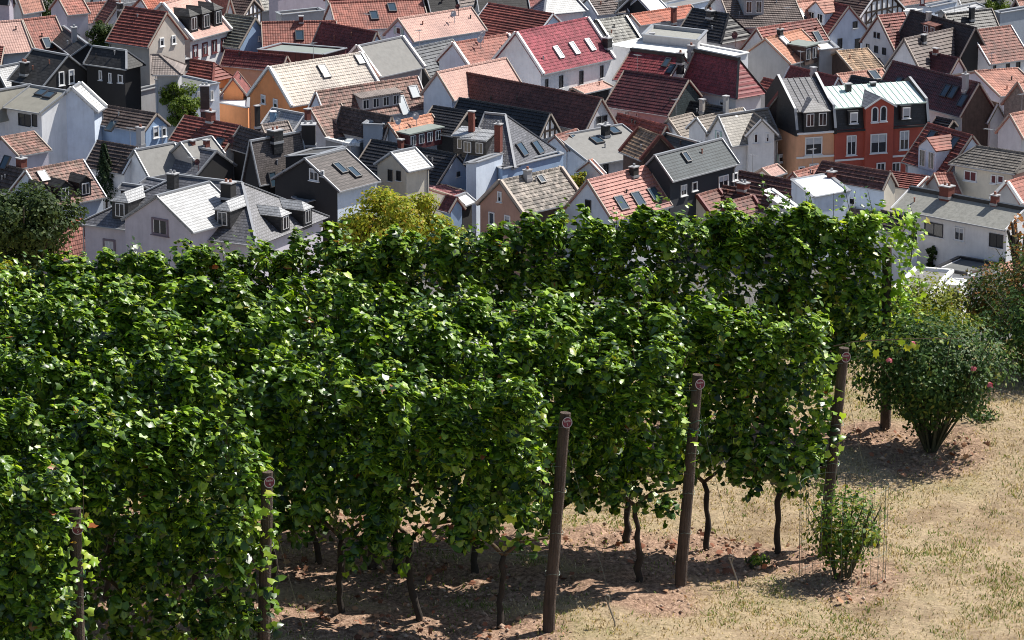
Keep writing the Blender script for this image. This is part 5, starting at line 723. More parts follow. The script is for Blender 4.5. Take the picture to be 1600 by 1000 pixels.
def leaf_arrays(P, nrm, tip, size, tmpl):
    v, f = tmpl; nrm = norm(nrm); tip = norm(tip - nrm * (tip * nrm).sum(-1, keepdims=True)); x = np.cross(tip, nrm)
    asp = rnd(len(P), .72, 1.1)[:, None, None]; fold = (rnd(len(P), -.5, 2.2))[:, None, None]
    V = (x[:, None, :] * v[None, :, 0:1] * asp + tip[:, None, :] * v[None, :, 1:2] + nrm[:, None, :] * v[None, :, 2:3] * fold) * size[:, None, None] + P[:, None, :]
    F = (f[None] + (np.arange(len(P)) * len(v))[:, None, None]).reshape(-1)
    return V.reshape(-1, 3), F
def leaves_obj(name, P, nrm, tip, size, tmpl, mat, parent, stuff=True):
    V, F = leaf_arrays(P, nrm, tip, size, tmpl); o = mesh_np(name, V, F, 3, MATS[mat], parent)
    if stuff: o['kind'] = 'stuff'
    return o
LEAF_ME = None
def single_leaf(parent, P, nrm, tip, size):
    """one large leaf as a part; all share one mesh"""
    global LEAF_ME
    if LEAF_ME is None:
        v, f = T_PALM; LEAF_ME = bpy.data.meshes.new('leaf'); LEAF_ME.from_pydata([tuple(x) for x in v], [], [tuple(int(i) for i in q) for q in f]); LEAF_ME.materials.append(MATS['vine_leaf_single'])
    nn = Vector(nrm).normalized(); t = Vector(tip); t = (t - nn * t.dot(nn)).normalized(); x = t.cross(nn)
    M = Matrix((x, t, nn)).transposed().to_4x4() @ Matrix.Scale(size, 4); M.translation = Vector(P)
    o = bpy.data.objects.new('leaf', LEAF_ME); COL.objects.link(o); o.parent = parent; o.matrix_basis = M
m = leaf_mat('vine_leaf_single', VINE, .42, .42, .45); n = m.node_tree; rp = [x for x in n.nodes if x.type == 'VALTORGB'][0]; oi = N(n, 'ShaderNodeObjectInfo'); n.links.new(oi.outputs['Random'], rp.inputs[0])

# ---------------------------------------------------------------- vines in their rows
WHICH = {'A': 'row ending at the leftmost post', 'B': 'row ending at the second post from the left', 'C': 'row ending at the tall post in the middle', 'D': 'row ending at the fourth post, on brown soil',
         'E': 'row ending behind the caged rose bush', 'F': 'rearmost row, in front of the town roofs'}
def rnd(n, a, b): return RNG.uniform(a, b, n)
def bulge(s, h, seed):
    return .5 * np.sin(s * 3.1 + h * 2.3 + seed) + .5 * np.sin(s * 7.7 - h * 5.1 + seed * 2.7) + .4 * np.sin(s * 15.3 + h * 11.7 + seed)
ORD = 'first second third fourth fifth sixth seventh eighth ninth tenth eleventh twelfth thirteenth fourteenth fifteenth sixteenth seventeenth eighteenth'.split()
def make_vine(nm, x, y, s0, first, last, seed, i_=0):
    """one grapevine: trunk, canes, foliage (joined) and its largest front leaves as parts; s0 is its place along the row"""
    bx, by = x + RDX * s0, y + RDY * s0; g = float(gz(bx, by)); root = empty('grapevine', (bx, by, g))
    tag(root, ORD[i_] + ' grapevine from the post, in the ' + WHICH[nm] if not first else {'A': 'end grapevine with single leaves hanging round the leftmost post', 'B': 'end grapevine trailing bright leaves down the right of the second post', 'C': 'end grapevine behind the tall middle post, trunk bare below',
        'D': 'end grapevine with crooked trunk just left of the fourth post', 'E': 'end grapevine with thick dark trunk beside the caged rose bush', 'F': 'last grapevine of the rear row beside the weathered grey post'}[nm], 'grapevine', 'grapevines of the ' + WHICH[nm])
    R = random.Random(seed); t = MB(); pts = []; rs = []; px = py = 0.0; th = R.uniform(.62, .8)
    for i in range(9):
        k = i / 8; px += R.uniform(-.034, .034); py += R.uniform(-.025, .025); pts.append((px, py, -.06 + k * (th + .06))); rs.append(.029 * (1.25 - .45 * k) * R.uniform(.85, 1.2))
    t.tube(pts, rs, 8); tr = t.build('trunk', 'bark', root, True)
    for sgn in (-1, 1):
        c = MB(); p0 = Vector(pts[-1]); c.tube([p0, p0 + Vector((sgn * .16 * -RDX, sgn * .16 * -RDY, .14)), p0 + Vector((sgn * .42 * -RDX, sgn * .42 * -RDY, .2))], [.022, .017, .012], 6); c.build('cane', 'cane', root, True)
    low = {'A': .25, 'B': .3, 'C': .76, 'D': .74, 'E': .78, 'F': .5}[nm]; top = {'A': 2.35, 'B': 2.42, 'C': 2.32, 'D': 2.38, 'E': 2.40, 'F': 2.22 + .08 * min(1, max(0, (bx - .2) / 2.0))}[nm]
    dens = {'F': 3100, 'E': 2500, 'A': 2700, 'B': 2700}.get(nm, 2000); n = int(dens * .5)
    ax = np.array([RDX, RDY, 0.]); out = np.array([-RDY * -1 * -1, RDX, 0.]); out = np.array([RDY, -RDX, 0.]); out = out if out[1] < 0 else -out     # towards the camera side
    s = RNG.normal(0, .33, n).clip(-.75, .75); s = np.where(RNG.random(n) < .5, rnd(n, -.46, .46), s)
    if first: s = np.where(s < -s0 - .02, -s, s)
    S = s0 + s
    zone = RNG.random(n); h = low + (top - low) * RNG.random(n) ** .82
    bl = bulge(S, h, seed * .0 + {'A': 1, 'B': 4, 'C': 7, 'D': 11, 'E': 15, 'F': 21}[nm])
    crest = top - .05 + .12 * np.sin(S * 5.1 + seed * .01) + .11 * np.sin(S * 12.7 + bl) + .07 * np.sin(S * 23.1)
    h = np.minimum(h, crest); thick = .11 + .05 * bl - .04 * np.clip((h - top + .35) / .35, 0, 1); side = np.where(zone < .38, 1., np.where(zone < .66, -1., 0.))
    off = np.where(side != 0, side * (thick + RNG.normal(0, .06, n)), rnd(n, -.13, .13))
    topm = (zone > .92); h = np.where(topm, crest + RNG.normal(0, .05, n), h); off = np.where(topm, rnd(n, -.2, .2), off)
    keep = ~((bl < -.5) & (side > 0) & (h < top - .3) & (RNG.random(n) < .9))
    low_ok = h > low + .2 * np.sin(S * 4.3 + 2) + .16 * np.sin(S * 9.1); keep &= low_ok | (RNG.random(n) < .25)
    P = ax * s[:, None] + out * off[:, None]; P[:, 2] = h
    r3 = RNG.normal(0, 1, (n, 3)); up = np.array([0, 0, 1.])
    nrm = out * (np.sign(off) * .55)[:, None] + up * np.where(topm, .9, .5)[:, None] + r3 * .62; tip = -up * .8 + out * (np.sign(off) * .3)[:, None] + RNG.normal(0, .5, (n, 3))
    size = rnd(n, .048, .092) * np.where(topm, .85, 1)
    P, nrm, tip, size, front = P[keep], nrm[keep], tip[keep], size[keep], ((side > 0) | topm)[keep]
    n1_ = len(P)
    # leafy lumps where shoots flop over the wires: lit tops, dark undersides, gaps between
    m_ = R.randint(25, 32) + {'F': 14, 'E': 8, 'D': 3, 'A': 9, 'B': 9}.get(nm, 0); q_ = 44; zs_ = RNG.random(m_); cs_ = rnd(m_, -.46, .46); fr_, bk_ = zs_ < .58, (zs_ >= .58) & (zs_ < .80); tp_ = zs_ >= .80
    ch_ = np.where(tp_, top - .06 + RNG.normal(0, .09, m_), low - .12 + (top - low + .02) * RNG.random(m_) ** .85); co_ = np.where(fr_, rnd(m_, .10, .36), np.where(bk_, rnd(m_, -.30, -.08), rnd(m_, -.16, .22)))
    if first: cs_ = np.where(cs_ < -s0 + .05, -s0 + .05 + np.abs(RNG.normal(0, .12, m_)), cs_)
    rs_, ro_, rh_ = rnd(m_, .08, .16), rnd(m_, .07, .13), rnd(m_, .13, .30) * np.where(tp_, .8, 1)
    dd = norm(RNG.normal(0, 1, (m_, q_, 3)) + np.array([0, 0, .45]) + (out[None] * np.sign(co_)[:, None])[:, None, :] * .45); kk_ = (.6 + .45 * RNG.random((m_, q_)))
    c3 = ax[None] * cs_[:, None] + out[None] * co_[:, None]; c3[:, 2] = ch_
    P2 = (c3[:, None, :] + ax * ((dd @ ax) * kk_ * rs_[:, None])[..., None] + out * ((dd @ out) * kk_ * ro_[:, None])[..., None] + np.array([0, 0, 1.]) * (dd[..., 2] * kk_ * rh_[:, None])[..., None]).reshape(-1, 3); dd = dd.reshape(-1, 3); n2_ = len(P2); oo_ = P2 @ out
    nrm2 = dd * .6 + up * .45 + RNG.normal(0, .42, (n2_, 3)); tip2 = -up * .8 + dd * .4 + RNG.normal(0, .45, (n2_, 3)); size2 = rnd(n2_, .052, .112) * np.repeat(rnd(m_, .8, 1.15), q_); ly_ = np.repeat(RNG.normal(0, .22, m_), q_)
    P, nrm, tip, size, front = np.concatenate([P, P2]), np.concatenate([nrm, nrm2]), np.concatenate([tip, tip2]), np.concatenate([size, size2]), np.concatenate([front, oo_ > 0])
    isy = np.concatenate([np.zeros(len(P), bool), np.ones(n2_, bool)])
    P, nrm, tip, size, front = np.concatenate([P, P2]), np.concatenate([nrm, nrm2]), np.concatenate([tip, tip2]), np.concatenate([size, size2]), np.concatenate([front, oo_ > 0])
    # shoots standing above the hedge
    ns = R.randint(4, 7); sp = []
    for k in range(ns):
        ss = R.uniform(-.4, .4); hh = R.uniform(.08, .26) if R.random() < .9 else R.uniform(.28, .42); dx, dy = R.uniform(-.14, .14), R.uniform(-.14, .1); q = max(4, int(hh / .045))
        for j in range(q):
            kk = j / (q - 1); pp = ax * (ss + dx * kk) + out * (R.uniform(-.1, .1) * .3 + dy * kk) + np.array([R.uniform(-.04, .04), R.uniform(-.04, .04), top - .1 + hh * kk]); sp.append((pp, R.uniform(.042, .078) * (1.15 - .5 * kk)))
        sb = [ax * (ss + dx * q0) + out * (dy * q0) + np.array([0, 0, top - .3 + (hh + .22) * q0]) for q0 in (0, .5, 1)]; st_ = MB(); st_.tube(sb, [.006, .0045, .002], 4); st_.build('shoot', 'cane', root)
    if first and nm in 'ABDEF':       # leaves hanging beside the end post
        for j in range({'A': 70, 'B': 150, 'D': 34, 'E': 90, 'F': 800}[nm]): sp.append((ax * (-s0 - (R.uniform(-.12, .17) if nm != 'F' else R.uniform(-.5, .40) * (1 if R.random() < .6 else .6))) + out * R.uniform(-.12, .16) + np.array([0, 0, R.uniform({'A': .35, 'B': .5, 'D': 1.0, 'E': 1.0, 'F': .75}[nm], 2.1 if nm != 'F' else 2.45)]), R.uniform(.055, .105)))
    sp_P = np.array([a for a, _ in sp]); sp_s = np.array([b for _, b in sp]); k = len(sp)
    P = np.concatenate([P, sp_P]); nrm = np.concatenate([nrm, RNG.normal(0, .6, (k, 3)) + np.array([.1, -.5, .7])]); tip = np.concatenate([tip, RNG.normal(0, .6, (k, 3)) - up * .4]); size = np.concatenate([size, sp_s]); front = np.concatenate([front, np.ones(k, bool)]); isy = np.concatenate([isy, np.ones(k, bool)])
    sel = np.zeros(len(P), bool)
    if nm != 'F':
        order = np.where(front)[0][np.argsort(-size[front])][:(14 if nm in 'CD' else 10)]; sel[order] = True
        for i in order: single_leaf(root, P[i], nrm[i], tip[i], size[i])
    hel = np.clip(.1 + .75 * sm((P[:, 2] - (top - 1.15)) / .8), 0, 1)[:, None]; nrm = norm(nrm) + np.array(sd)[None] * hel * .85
    yg = RNG.random(len(P)) < np.where(isy, np.clip(.12 + .95 * sm((P[:, 2] - (top - 1.6)) / 1.05) + np.concatenate([np.zeros(n1_), ly_, np.zeros(len(P) - n1_ - n2_)]), .02, .98), .05)  # young leaves gather high; sunlit tops and shaded sides also put in colour
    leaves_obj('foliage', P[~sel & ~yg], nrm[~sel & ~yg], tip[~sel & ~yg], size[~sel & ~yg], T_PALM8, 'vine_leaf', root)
    leaves_obj('young_lit_foliage', P[~sel & yg], nrm[~sel & yg], tip[~sel & yg], size[~sel & yg] * .95, T_LOBED, 'vine_leaf_young_lit', root)
    if nm in 'CDE' and R.random() < .8:
        for q in range(R.randint(1, 3)):
            gb = MB(); c0 = np.array([R.uniform(-.3, .3), -.16 - R.random() * .06, R.uniform(.92, 1.15)])
            for j in range(26):
                k = j / 26; rr = .035 * (1 - k * .7); a = R.random() * 6.28; gb.box((c0[0] + math.cos(a) * rr, c0[1] + math.sin(a) * rr, c0[2] - k * .13), (.016, .016, .016))
            gb.build('grape_bunch', 'grape', root)
    return root
seed = 100; VINES = {}
for nm, x, y, l, lean, ph in ROWS:
    s = {'A': .32, 'B': .45, 'C': .45, 'D': .40, 'E': .45, 'F': .60}[nm]; i = 0
    while s < l + .4:
        VINES[nm, i] = make_vine(nm, x, y, s, i == 0, s > l, seed, i); seed += 1; i += 1; s += .78 + .05 * math.sin(seed)
# a horizontal shoot reaching out over the rose bush
root = VINES['E', 0]; o0 = Vector(root.location); a0 = Vector((3.34, 36.2, 64.42)) - o0; a1 = Vector((4.42, 36.35, 64.41)) - o0
c = MB(); c.tube([a0 + Vector((-.2, .05, -.06)), a0, (a0 + a1) / 2 + Vector((0, 0, .015)), a1], [.006, .005, .004, .003], 5); c.build('shoot', 'cane', root)
n_ = 22; kk = np.sort(RNG.random(n_) ** 1.2); P = np.array(a0)[None] * (1 - kk)[:, None] + np.array(a1)[None] * kk[:, None] + np.column_stack([RNG.normal(0, .012, n_), RNG.normal(0, .03, n_), RNG.normal(-.02, .05, n_)])
leaves_obj('shoot_foliage', P, RNG.normal(0, .6, (n_, 3)) + np.array([.2, -.7, .6]), RNG.normal(0, .5, (n_, 3)) + np.array([0, 0, -.8]), rnd(n_, .045, .10) * (1.1 - .4 * kk), T_PALM, 'shoot_leaf', root)
# tall shoots of the rear row against the roofs
for px, hh in ((2.75, .62), (3.0, .45), (3.22, .5), (3.6, .55), (3.85, .5), (4.3, .35)):
    i = int(max(0, (4.08 - px) / .98 - .6) / .78); root = VINES['F', i]; o0 = np.array(root.location); n_ = 22; kk = np.linspace(0, 1, n_)
    base = np.array([px, 40.33 + (4.08 - px) * TAN, 64.5]) - o0
    P = base + np.column_stack([.05 * np.sin(kk * 5), RNG.normal(0, .02, n_), kk * hh]) + RNG.normal(0, .025, (n_, 3)); c = MB(); c.tube([base - np.array([0, 0, .3]), base + np.array([.04, 0, hh * .5]), base + np.array([-.02, 0, hh])], [.006, .004, .002], 4); c.build('shoot', 'cane', root)
    leaves_obj('shoot_foliage', P, RNG.normal(0, .6, (n_, 3)) + np.array([.2, -.6, .5]), RNG.normal(0, .5, (n_, 3)), rnd(n_, .04, .075) * (1.15 - .5 * kk), T_PALM, 'vine_leaf', root)

# ---------------------------------------------------------------- posts, signs, wires, anchors
def lettering(parent, txt, size, M, name='lettering'):
    cu = bpy.data.curves.new('lettering', 'FONT'); cu.body = txt; cu.size = size; cu.align_x = 'CENTER'; cu.align_y = 'CENTER'; cu.extrude = .0012; cu.materials.append(MATS['sign_white'])
    t = bpy.data.objects.new('text', cu); COL.objects.link(t); dg = bpy.context.evaluated_depsgraph_get(); me = bpy.data.meshes.new_from_object(t.evaluated_get(dg)); bpy.data.objects.remove(t)
    o = bpy.data.objects.new(name, me); COL.objects.link(o); o.parent = parent; o.matrix_basis = M
POSTS = {'A': ('leftmost wooden post with a round red sign low among dark leaves', '5'), 'B': ('second wooden post from the left, half wrapped in bright leaves', '4'), 'C': ('tall wooden post standing clear in the middle, sign at its top', '3'),
         'D': ('fourth wooden post, tied with green twine below its sign', '2'), 'E': ('leaning wooden post rising behind the caged rose bush', '1'), 'F': ('weathered grey post without a sign at the rear right', None)}
for nm, x, y, l, lean, ph in ROWS:
    g = float(gz(x, y)); root = empty('vine_post', (x, y, g)); tag(root, POSTS[nm][0], 'post', 'end posts of the vine rows')
    R = random.Random(ord(nm)); topp = Vector((lean, .02, ph)); pts = [Vector((0, 0, -.3)).lerp(topp, 0) if i == 0 else Vector((lean * i / 8 + R.uniform(-.004, .004), .02 * i / 8, ph * i / 8)) for i in range(9)]
    pm = MB(); pm.tube(pts, [.058, .058, .057, .055, .054, .053, .053, .052, .051], 14); pole = pm.build('pole', 'post_wood', root, False)
    for zz in (.55, .95, 1.35):
        w = MB(); c = Vector((lean * zz / ph, .02 * zz / ph, zz)); w.tube([c + Vector((math.cos(a) * .071, math.sin(a) * .064, .012 * math.sin(a * 3))) for a in np.linspace(0, 6.28, 13)], .003, 4, cap=False); w.build('wire_tie', 'wire', root)
    if nm in 'AD':
        w = MB()
        for zz in (1.52, 1.55, 1.60, 1.66): c = Vector((lean * zz / ph, .02, zz)); w.tube([c + Vector((math.cos(a) * .074, math.sin(a) * .074, .02 * math.sin(a * 2 + zz * 40))) for a in np.linspace(0, 6.28, 13)], .004, 4, cap=False)
        w.build('twine_tie', 'twine', root)
    num = POSTS[nm][1]
    if num:
        nv = Vector((.42, -.9, .08)).normalized(); X = Vector((0, 0, 1)).cross(nv).normalized(); U = nv.cross(X); c = Vector((lean * (ph - .085) / ph, .02, ph - .085 if nm != 'A' else ph - .17)) + nv * .058
        d = MB(); ring = [c + X * math.cos(i * math.pi / 14) * .052 + U * math.sin(i * math.pi / 14) * .052 for i in range(28)]; d.poly(ring)
        for i in range(28): j = (i + 1) % 28; d.poly([ring[j], ring[i], ring[i] - nv * .004, ring[j] - nv * .004])
        sg = d.build('sign', 'sign_red', root); rm = MB(); inn = [c + (q - c) * .86 + nv * .003 for q in ring]; outq = [q + nv * .003 for q in ring]
        for i in range(28): j = (i + 1) % 28; rm.poly([inn[i], outq[i], outq[j], inn[j]])
        rm.build('sign_rim', 'sign_white', sg)
        B = Matrix((X, U, nv)).transposed().to_4x4(); M1 = B.copy(); M1.translation = c + U * .014 + nv * .004; lettering(sg, 'Reihe', .029, M1); M2 = B.copy(); M2.translation = c - U * .021 + nv * .004; lettering(sg, num, .036, M2)
    # guy wire to a hooked anchor rod in the ground
    st = {'C': (.93, 34.11), 'D': (2.15, 35.33), 'E': (3.63, 36.55), 'B': (-1.85, 32.9)}.get(nm)
    if st:
        gs = float(gz(*st)); w = MB(); a = Vector((lean * .95, .02, ph - .22)); b_ = Vector((st[0] - x, st[1] - y, gs - g + .27)); w.tube([a, (a + b_) / 2 + Vector((0, 0, -.02)), b_], .0022, 4); w.build('guy_wire', 'wire', root)
        k = empty('anchor_rod', (st[0], st[1], gs)); tag(k, {'C': 'hooked metal anchor rod right of the tall middle post', 'D': 'bent metal anchor rod right of the fourth post', 'E': 'looped metal anchor rod right of the wire cage', 'B': 'anchor rod half hidden right of the second post'}[nm], 'anchor rod', 'anchor rods of the vine rows')
        r_ = MB(); r_.tube([(.05, 0, -.1), (.03, 0, .06), (-.02, 0, .2), (-.045, 0, .27), (-.06, 0, .30), (-.045, 0, .325), (-.02, 0, .31), (-.02, 0, .27), (-.03, 0, .24)], .008, 6); r_.build('rod', 'rod', k)
    tw = empty('trellis_wire', (x, y, g)); tag(tw, 'thin trellis wires of the ' + WHICH[nm], 'wire', 'trellis wires'); ge = float(gz(x + RDX * l, y + RDY * l)) - g
    for zz in (.72, 1.15, 1.6, 1.98):
        for oo in ((0,) if zz < 1 else (-.05, .05)):
            w = MB(); w.tube([(lean * zz / ph, oo, zz), (RDX * l * .5, RDY * l * .5 + oo, zz - .02 + ge / 2), (RDX * (l + .6), RDY * (l + .6) + oo, zz + ge)], .0022, 4); w.build('wire', 'wire', tw)
for nm, s, lab in (('D', 3.05, 'short brown intermediate post under the leaves of the fourth row'), ('E', 4.4, 'brown intermediate post under the leaves of the fifth row')):
    _, x, y, l, _, ph = [r for r in ROWS if r[0] == nm][0]; px, py = x + RDX * s, y + RDY * s; t = MB(); t.tube([(0, 0, -.2), (0, 0, 1.9)], [.055, .05], 10); root = empty('vine_post', (px, py, float(gz(px, py)))); tag(root, lab, 'post', 'posts inside the vine rows'); t.build('pole', 'post_wood', root)

# ---------------------------------------------------------------- grass, clods, fallen leaves
def grass(name, n, stops, hmin, hmax, pick):
    X = rnd(n, -7.5, 8.5); Y = 30.5 + (44.5 - 30.5) * RNG.random(n) ** 1.15; k = pick(X, Y) > RNG.random(n); X, Y = X[k], Y[k]; n = len(X); Z = gz(X, Y) - .005 + .03 * np.sin(X * 1.7 + Y * .9)
    a = rnd(n, 0, 6.283); h = rnd(n, hmin, hmax); w = rnd(n, .0035, .007); lx, ly = RNG.normal(0, .55, n) * h, RNG.normal(0, .55, n) * h; ca, sa = np.cos(a) * w, np.sin(a) * w
    V = np.empty((n, 5, 3)); V[:, 0] = np.column_stack([X - ca, Y - sa, Z]); V[:, 1] = np.column_stack([X + ca, Y + sa, Z]); V[:, 2] = np.column_stack([X + ca * .7 + lx * .4, Y + sa * .7 + ly * .4, Z + h * .62]); V[:, 3] = np.column_stack([X - ca * .7 + lx * .4, Y - sa * .7 + ly * .4, Z + h * .62]); V[:, 4] = np.column_stack([X + lx, Y + ly, Z + h * .92])
    f = np.array([(0, 1, 2), (0, 2, 3), (3, 2, 4)]); F = (f[None] + (np.arange(n) * 5)[:, None, None]).reshape(-1); leaf_mat(name, stops, .7, .25, .2); o = mesh_np(name, V.reshape(-1, 3), F, 3, MATS[name]); o['kind'] = 'stuff'
def patchy(X, Y):
    r = .42 * np.sin(X * 13.1 + 4 * np.sin(Y * 3.3)) * np.sin(Y * 8.7 + 3 * np.sin(X * 2.9)) + .3 * np.sin(X * 29.0 + Y * 17 + 2 * np.sin(Y * 11))
    return r * .55 + .5 + .28 * np.sin(X * 2.3 + Y * 1.3 + 1) + .22 * np.sin(X * 4.9 - Y * 2.6) + .2 * np.sin(X * 1.1 - Y * .7 + 2) + .18 * np.sin(X * 9.7 + Y * 6.1)
grass('dry_grass', 270000, [(0, (.23, .165, .10)), (.5, (.53, .415, .26)), (1, (.76, .63, .43))], .012, .042, lambda X, Y: (1 - row_soil(X, Y) * .93) * np.clip(1.15 - .75 * patchy(X + 3.1, Y * 1.2 + 5), .12, 1))
grass('green_grass', 260000, [(0, (.09, .14, .03)), (.6, (.19, .26, .06)), (1, (.38, .38, .14))], .015, .05, lambda X, Y: (1 - row_soil(X, Y) * .8) * np.clip(patchy(X, Y) * 2.0 - .86, .03, 1))
n = 14000; X = rnd(n, -7, 6); Y = 30.5 + 12 * RNG.random(n); k = row_soil(X, Y) > RNG.random(n) * .9 + .1; X, Y = X[k], Y[k]; n = len(X); c = np.column_stack([X, Y, gz(X, Y) + .008]); r = .007 + .026 * RNG.random(n)[:, None] ** 2.5
oct_ = np.array([(1, 0, 0), (-1, 0, 0), (0, 1, 0), (0, -1, 0), (0, 0, .8), (0, 0, -.8)], float); V = c[:, None, :] + oct_[None] * r[:, None, :] * rnd((n, 6, 1), .6, 1.3); f = np.array([(4, 0, 2), (4, 2, 1), (4, 1, 3), (4, 3, 0), (5, 2, 0), (5, 1, 2), (5, 3, 1), (5, 0, 3)])
leaf_mat('clod', [(0, (.20, .135, .10)), (.6, (.37, .26, .195)), (1, (.52, .39, .30))], .95, 0.0, .1); o = mesh_np('soil_clods', V.reshape(-1, 3), (f[None] + (np.arange(n) * 6)[:, None, None]).reshape(-1), 3, MATS['clod']); o['kind'] = 'stuff'
n = 2600; X = rnd(n, -6, 5.6); Y = 31 + 10.5 * RNG.random(n); k = row_soil(X, Y) > RNG.random(n); X, Y = X[k], Y[k]; n = len(X); leaf_mat('litter', [(0, (.16, .07, .045)), (.6, (.33, .14, .085)), (1, (.48, .30, .18))], .8, .1, .2)
leaves_obj('fallen_leaves', np.column_stack([X, Y, gz(X, Y) + rnd(n, .012, .04)]), RNG.normal(0, .5, (n, 3)) + np.array([0, -.2, 1]), RNG.normal(0, 1, (n, 3)), rnd(n, .03, .085), T_PALM, 'litter', None)

# ---------------------------------------------------------------- shrubs
def shrub(name, label, cat, x, y, w, h, bare, nst, nleaf, lmat, lsize, stem='rose_stem', flowers=(), group=None, z0=None, flat=1.0):
    g = float(gz(x, y)) if z0 is None else z0; root = empty(name, (x, y, g)); tag(root, label, cat, group); R = random.Random(int(x * 991 + y * 77)); tips = []
    for i in range(nst):
        a = R.uniform(0, 6.283); rr = w * .5 * R.uniform(.3, 1) ** .8; e = Vector((math.cos(a) * rr, math.sin(a) * rr * .8, h * R.uniform(.62, .98))); b = Vector((math.cos(a) * .06, math.sin(a) * .06, -.03)); md = b.lerp(e, .45) + Vector((R.uniform(-.05, .05), R.uniform(-.05, .05), h * .07))
        s = MB(); s.tube([b, b.lerp(md, .5) + Vector((R.uniform(-.02, .02), 0, .02)), md, md.lerp(e, .6), e], [.014, .012, .010, .007, .004], 5); s.build('stem', stem, root); tips += [(md, e)] * 1
    G = np.random.default_rng(int(x * 97 + y * 13)); q = norm(G.normal(0, 1, (nleaf, 3))); k_ = G.random(nleaf) ** .42
    lump = 1 + .16 * np.sin(q[:, 0] * 6 + x * 9) * np.sin(q[:, 2] * 7 + 1) + .12 * np.sin(q[:, 1] * 11 + q[:, 0] * 9); hz = h * (1 - bare) * .5
    P = np.column_stack([q[:, 0] * w * .52, q[:, 1] * w * .42, q[:, 2] * hz]) * (k_ * lump)[:, None] + np.array([0, 0, h * bare + hz * .98]); P[:, :2] *= (.72 + .42 * np.clip((P[:, 2] - h * bare) / (h * (1 - bare)), 0, 1))[:, None]
    P = P[P[:, 2] > .02]
    P = np.array(P); k = len(P); o = norm(P - np.array([0, 0, h * bare + h * (1 - bare) * .4])) * .9; leaves_obj('foliage', P, o + RNG.normal(0, .45, (k, 3)) + np.array([0, -.1, .55]), RNG.normal(0, .7, (k, 3)) + np.array([0, 0, -.3]), rnd(k, lsize * .7, lsize * 1.3), T_OVAL, lmat, root)
    for fx, fz in flowers:
        f = MB(); c = Vector((fx * w, -w * .36, fz * h))
        for j in range(14):
            a, el = R.uniform(0, 6.28), R.uniform(-.4, 1.3); d = Vector((math.cos(a) * math.cos(el), math.sin(a) * math.cos(el), math.sin(el))); q = c + d * .022; u = d.orthogonal().normalized(); v = d.cross(u); f.poly([q + u * .022, q + v * .02 + d * .008, q - u * .022, q - v * .02 + d * .008])
        f.build('flower', 'rose_flower', root)
    return root
shrub('rose_bush', 'large dark rose bush with bare fanning stems and a few pink blooms', 'rose bush', 4.50, 39.62, 1.78, 1.50, .18, 38, 14500, 'rose_leaf', .047, flowers=((-.30, .76), (-.16, .88), (.2, .70), (.30, .58)), group='rose bushes at the row ends')
shrub('rose_bush', 'small rose bush with yellowing leaves inside the wire cage', 'rose bush', 3.22, 35.62, .80, .96, .06, 15, 1900, 'rose_leaf_young', .046, group='rose bushes at the row ends')
shrub('rose_bush', 'tall rose bush with reddish leaves cut by the right picture edge', 'rose bush', 6.25, 42.7, 1.6, 1.55, .06, 26, 8500, 'red_leaf', .05, flowers=((-.28, .66),), group='rose bushes at the row ends')
shrub('rose_bush', 'dark glossy rose bush under the reddish one at the right edge', 'rose bush', 6.05, 41.9, 1.6, 1.05, .06, 20, 6500, 'rose_leaf', .05, group='rose bushes at the row ends')
for x, y, w, h, lm, lab in ((4.35, 44.6, 1.3, .80, 'hedge_leaf', 'yellow green low shrub left of the white shed'), (5.05, 44.9, 1.2, .88, 'hedge_leaf', 'yellow green low shrub below the white shed'), (5.75, 44.3, .9, .95, 'red_leaf', 'brownish shrub between the yellow green shrubs and the red rose'), (4.75, 43.4, 1.5, .5, 'hedge_leaf', 'low yellowish foliage just behind the large rose bush'), (3.75, 44.3, 1.0, .85, 'hedge_leaf', 'yellow green shrub behind the last vine of the rear row')):
    shrub('shrub', lab, 'shrub', x, y, w, h, .02, 10, 4500, lm, .048, group='shrubs at the edge of the slope')
shrub('shrub', 'low green weed tuft beside the wire cage', 'weed', 2.42, 36.0, .3, .1, .05, 6, 90, 'rose_leaf_young', .045); shrub('shrub', 'grassy green tuft at the foot of the looped rod', 'weed', 3.58, 36.6, .3, .16, .02, 6, 110, 'hedge_leaf', .05); shrub('shrub', 'sprawling dark twig right of the large rose bush', 'weed', 5.12, 40.35, .55, .17, .1, 7, 150, 'rose_leaf', .045)
root = empty('wire_cage', (3.22, 35.62, float(gz(3.22, 35.62)))); tag(root, 'round cage of thin wires around the small rose bush', 'wire cage')
for i in range(26):
    a = i / 26 * 6.283; w = MB(); w.tube([(math.cos(a) * .42, math.sin(a) * .42, -.02), (math.cos(a) * .43, math.sin(a) * .43, .95 - .06 * math.sin(i * 2.3))], .0019, 4); w.build('wire', 'wire', root)
for zz in (.02, .3, .62, .94):
    w = MB(); w.tube([(math.cos(a) * .425, math.sin(a) * .425, zz) for a in np.linspace(0, 6.283, 33)], .0019, 4, cap=False); w.build('hoop', 'wire', root)

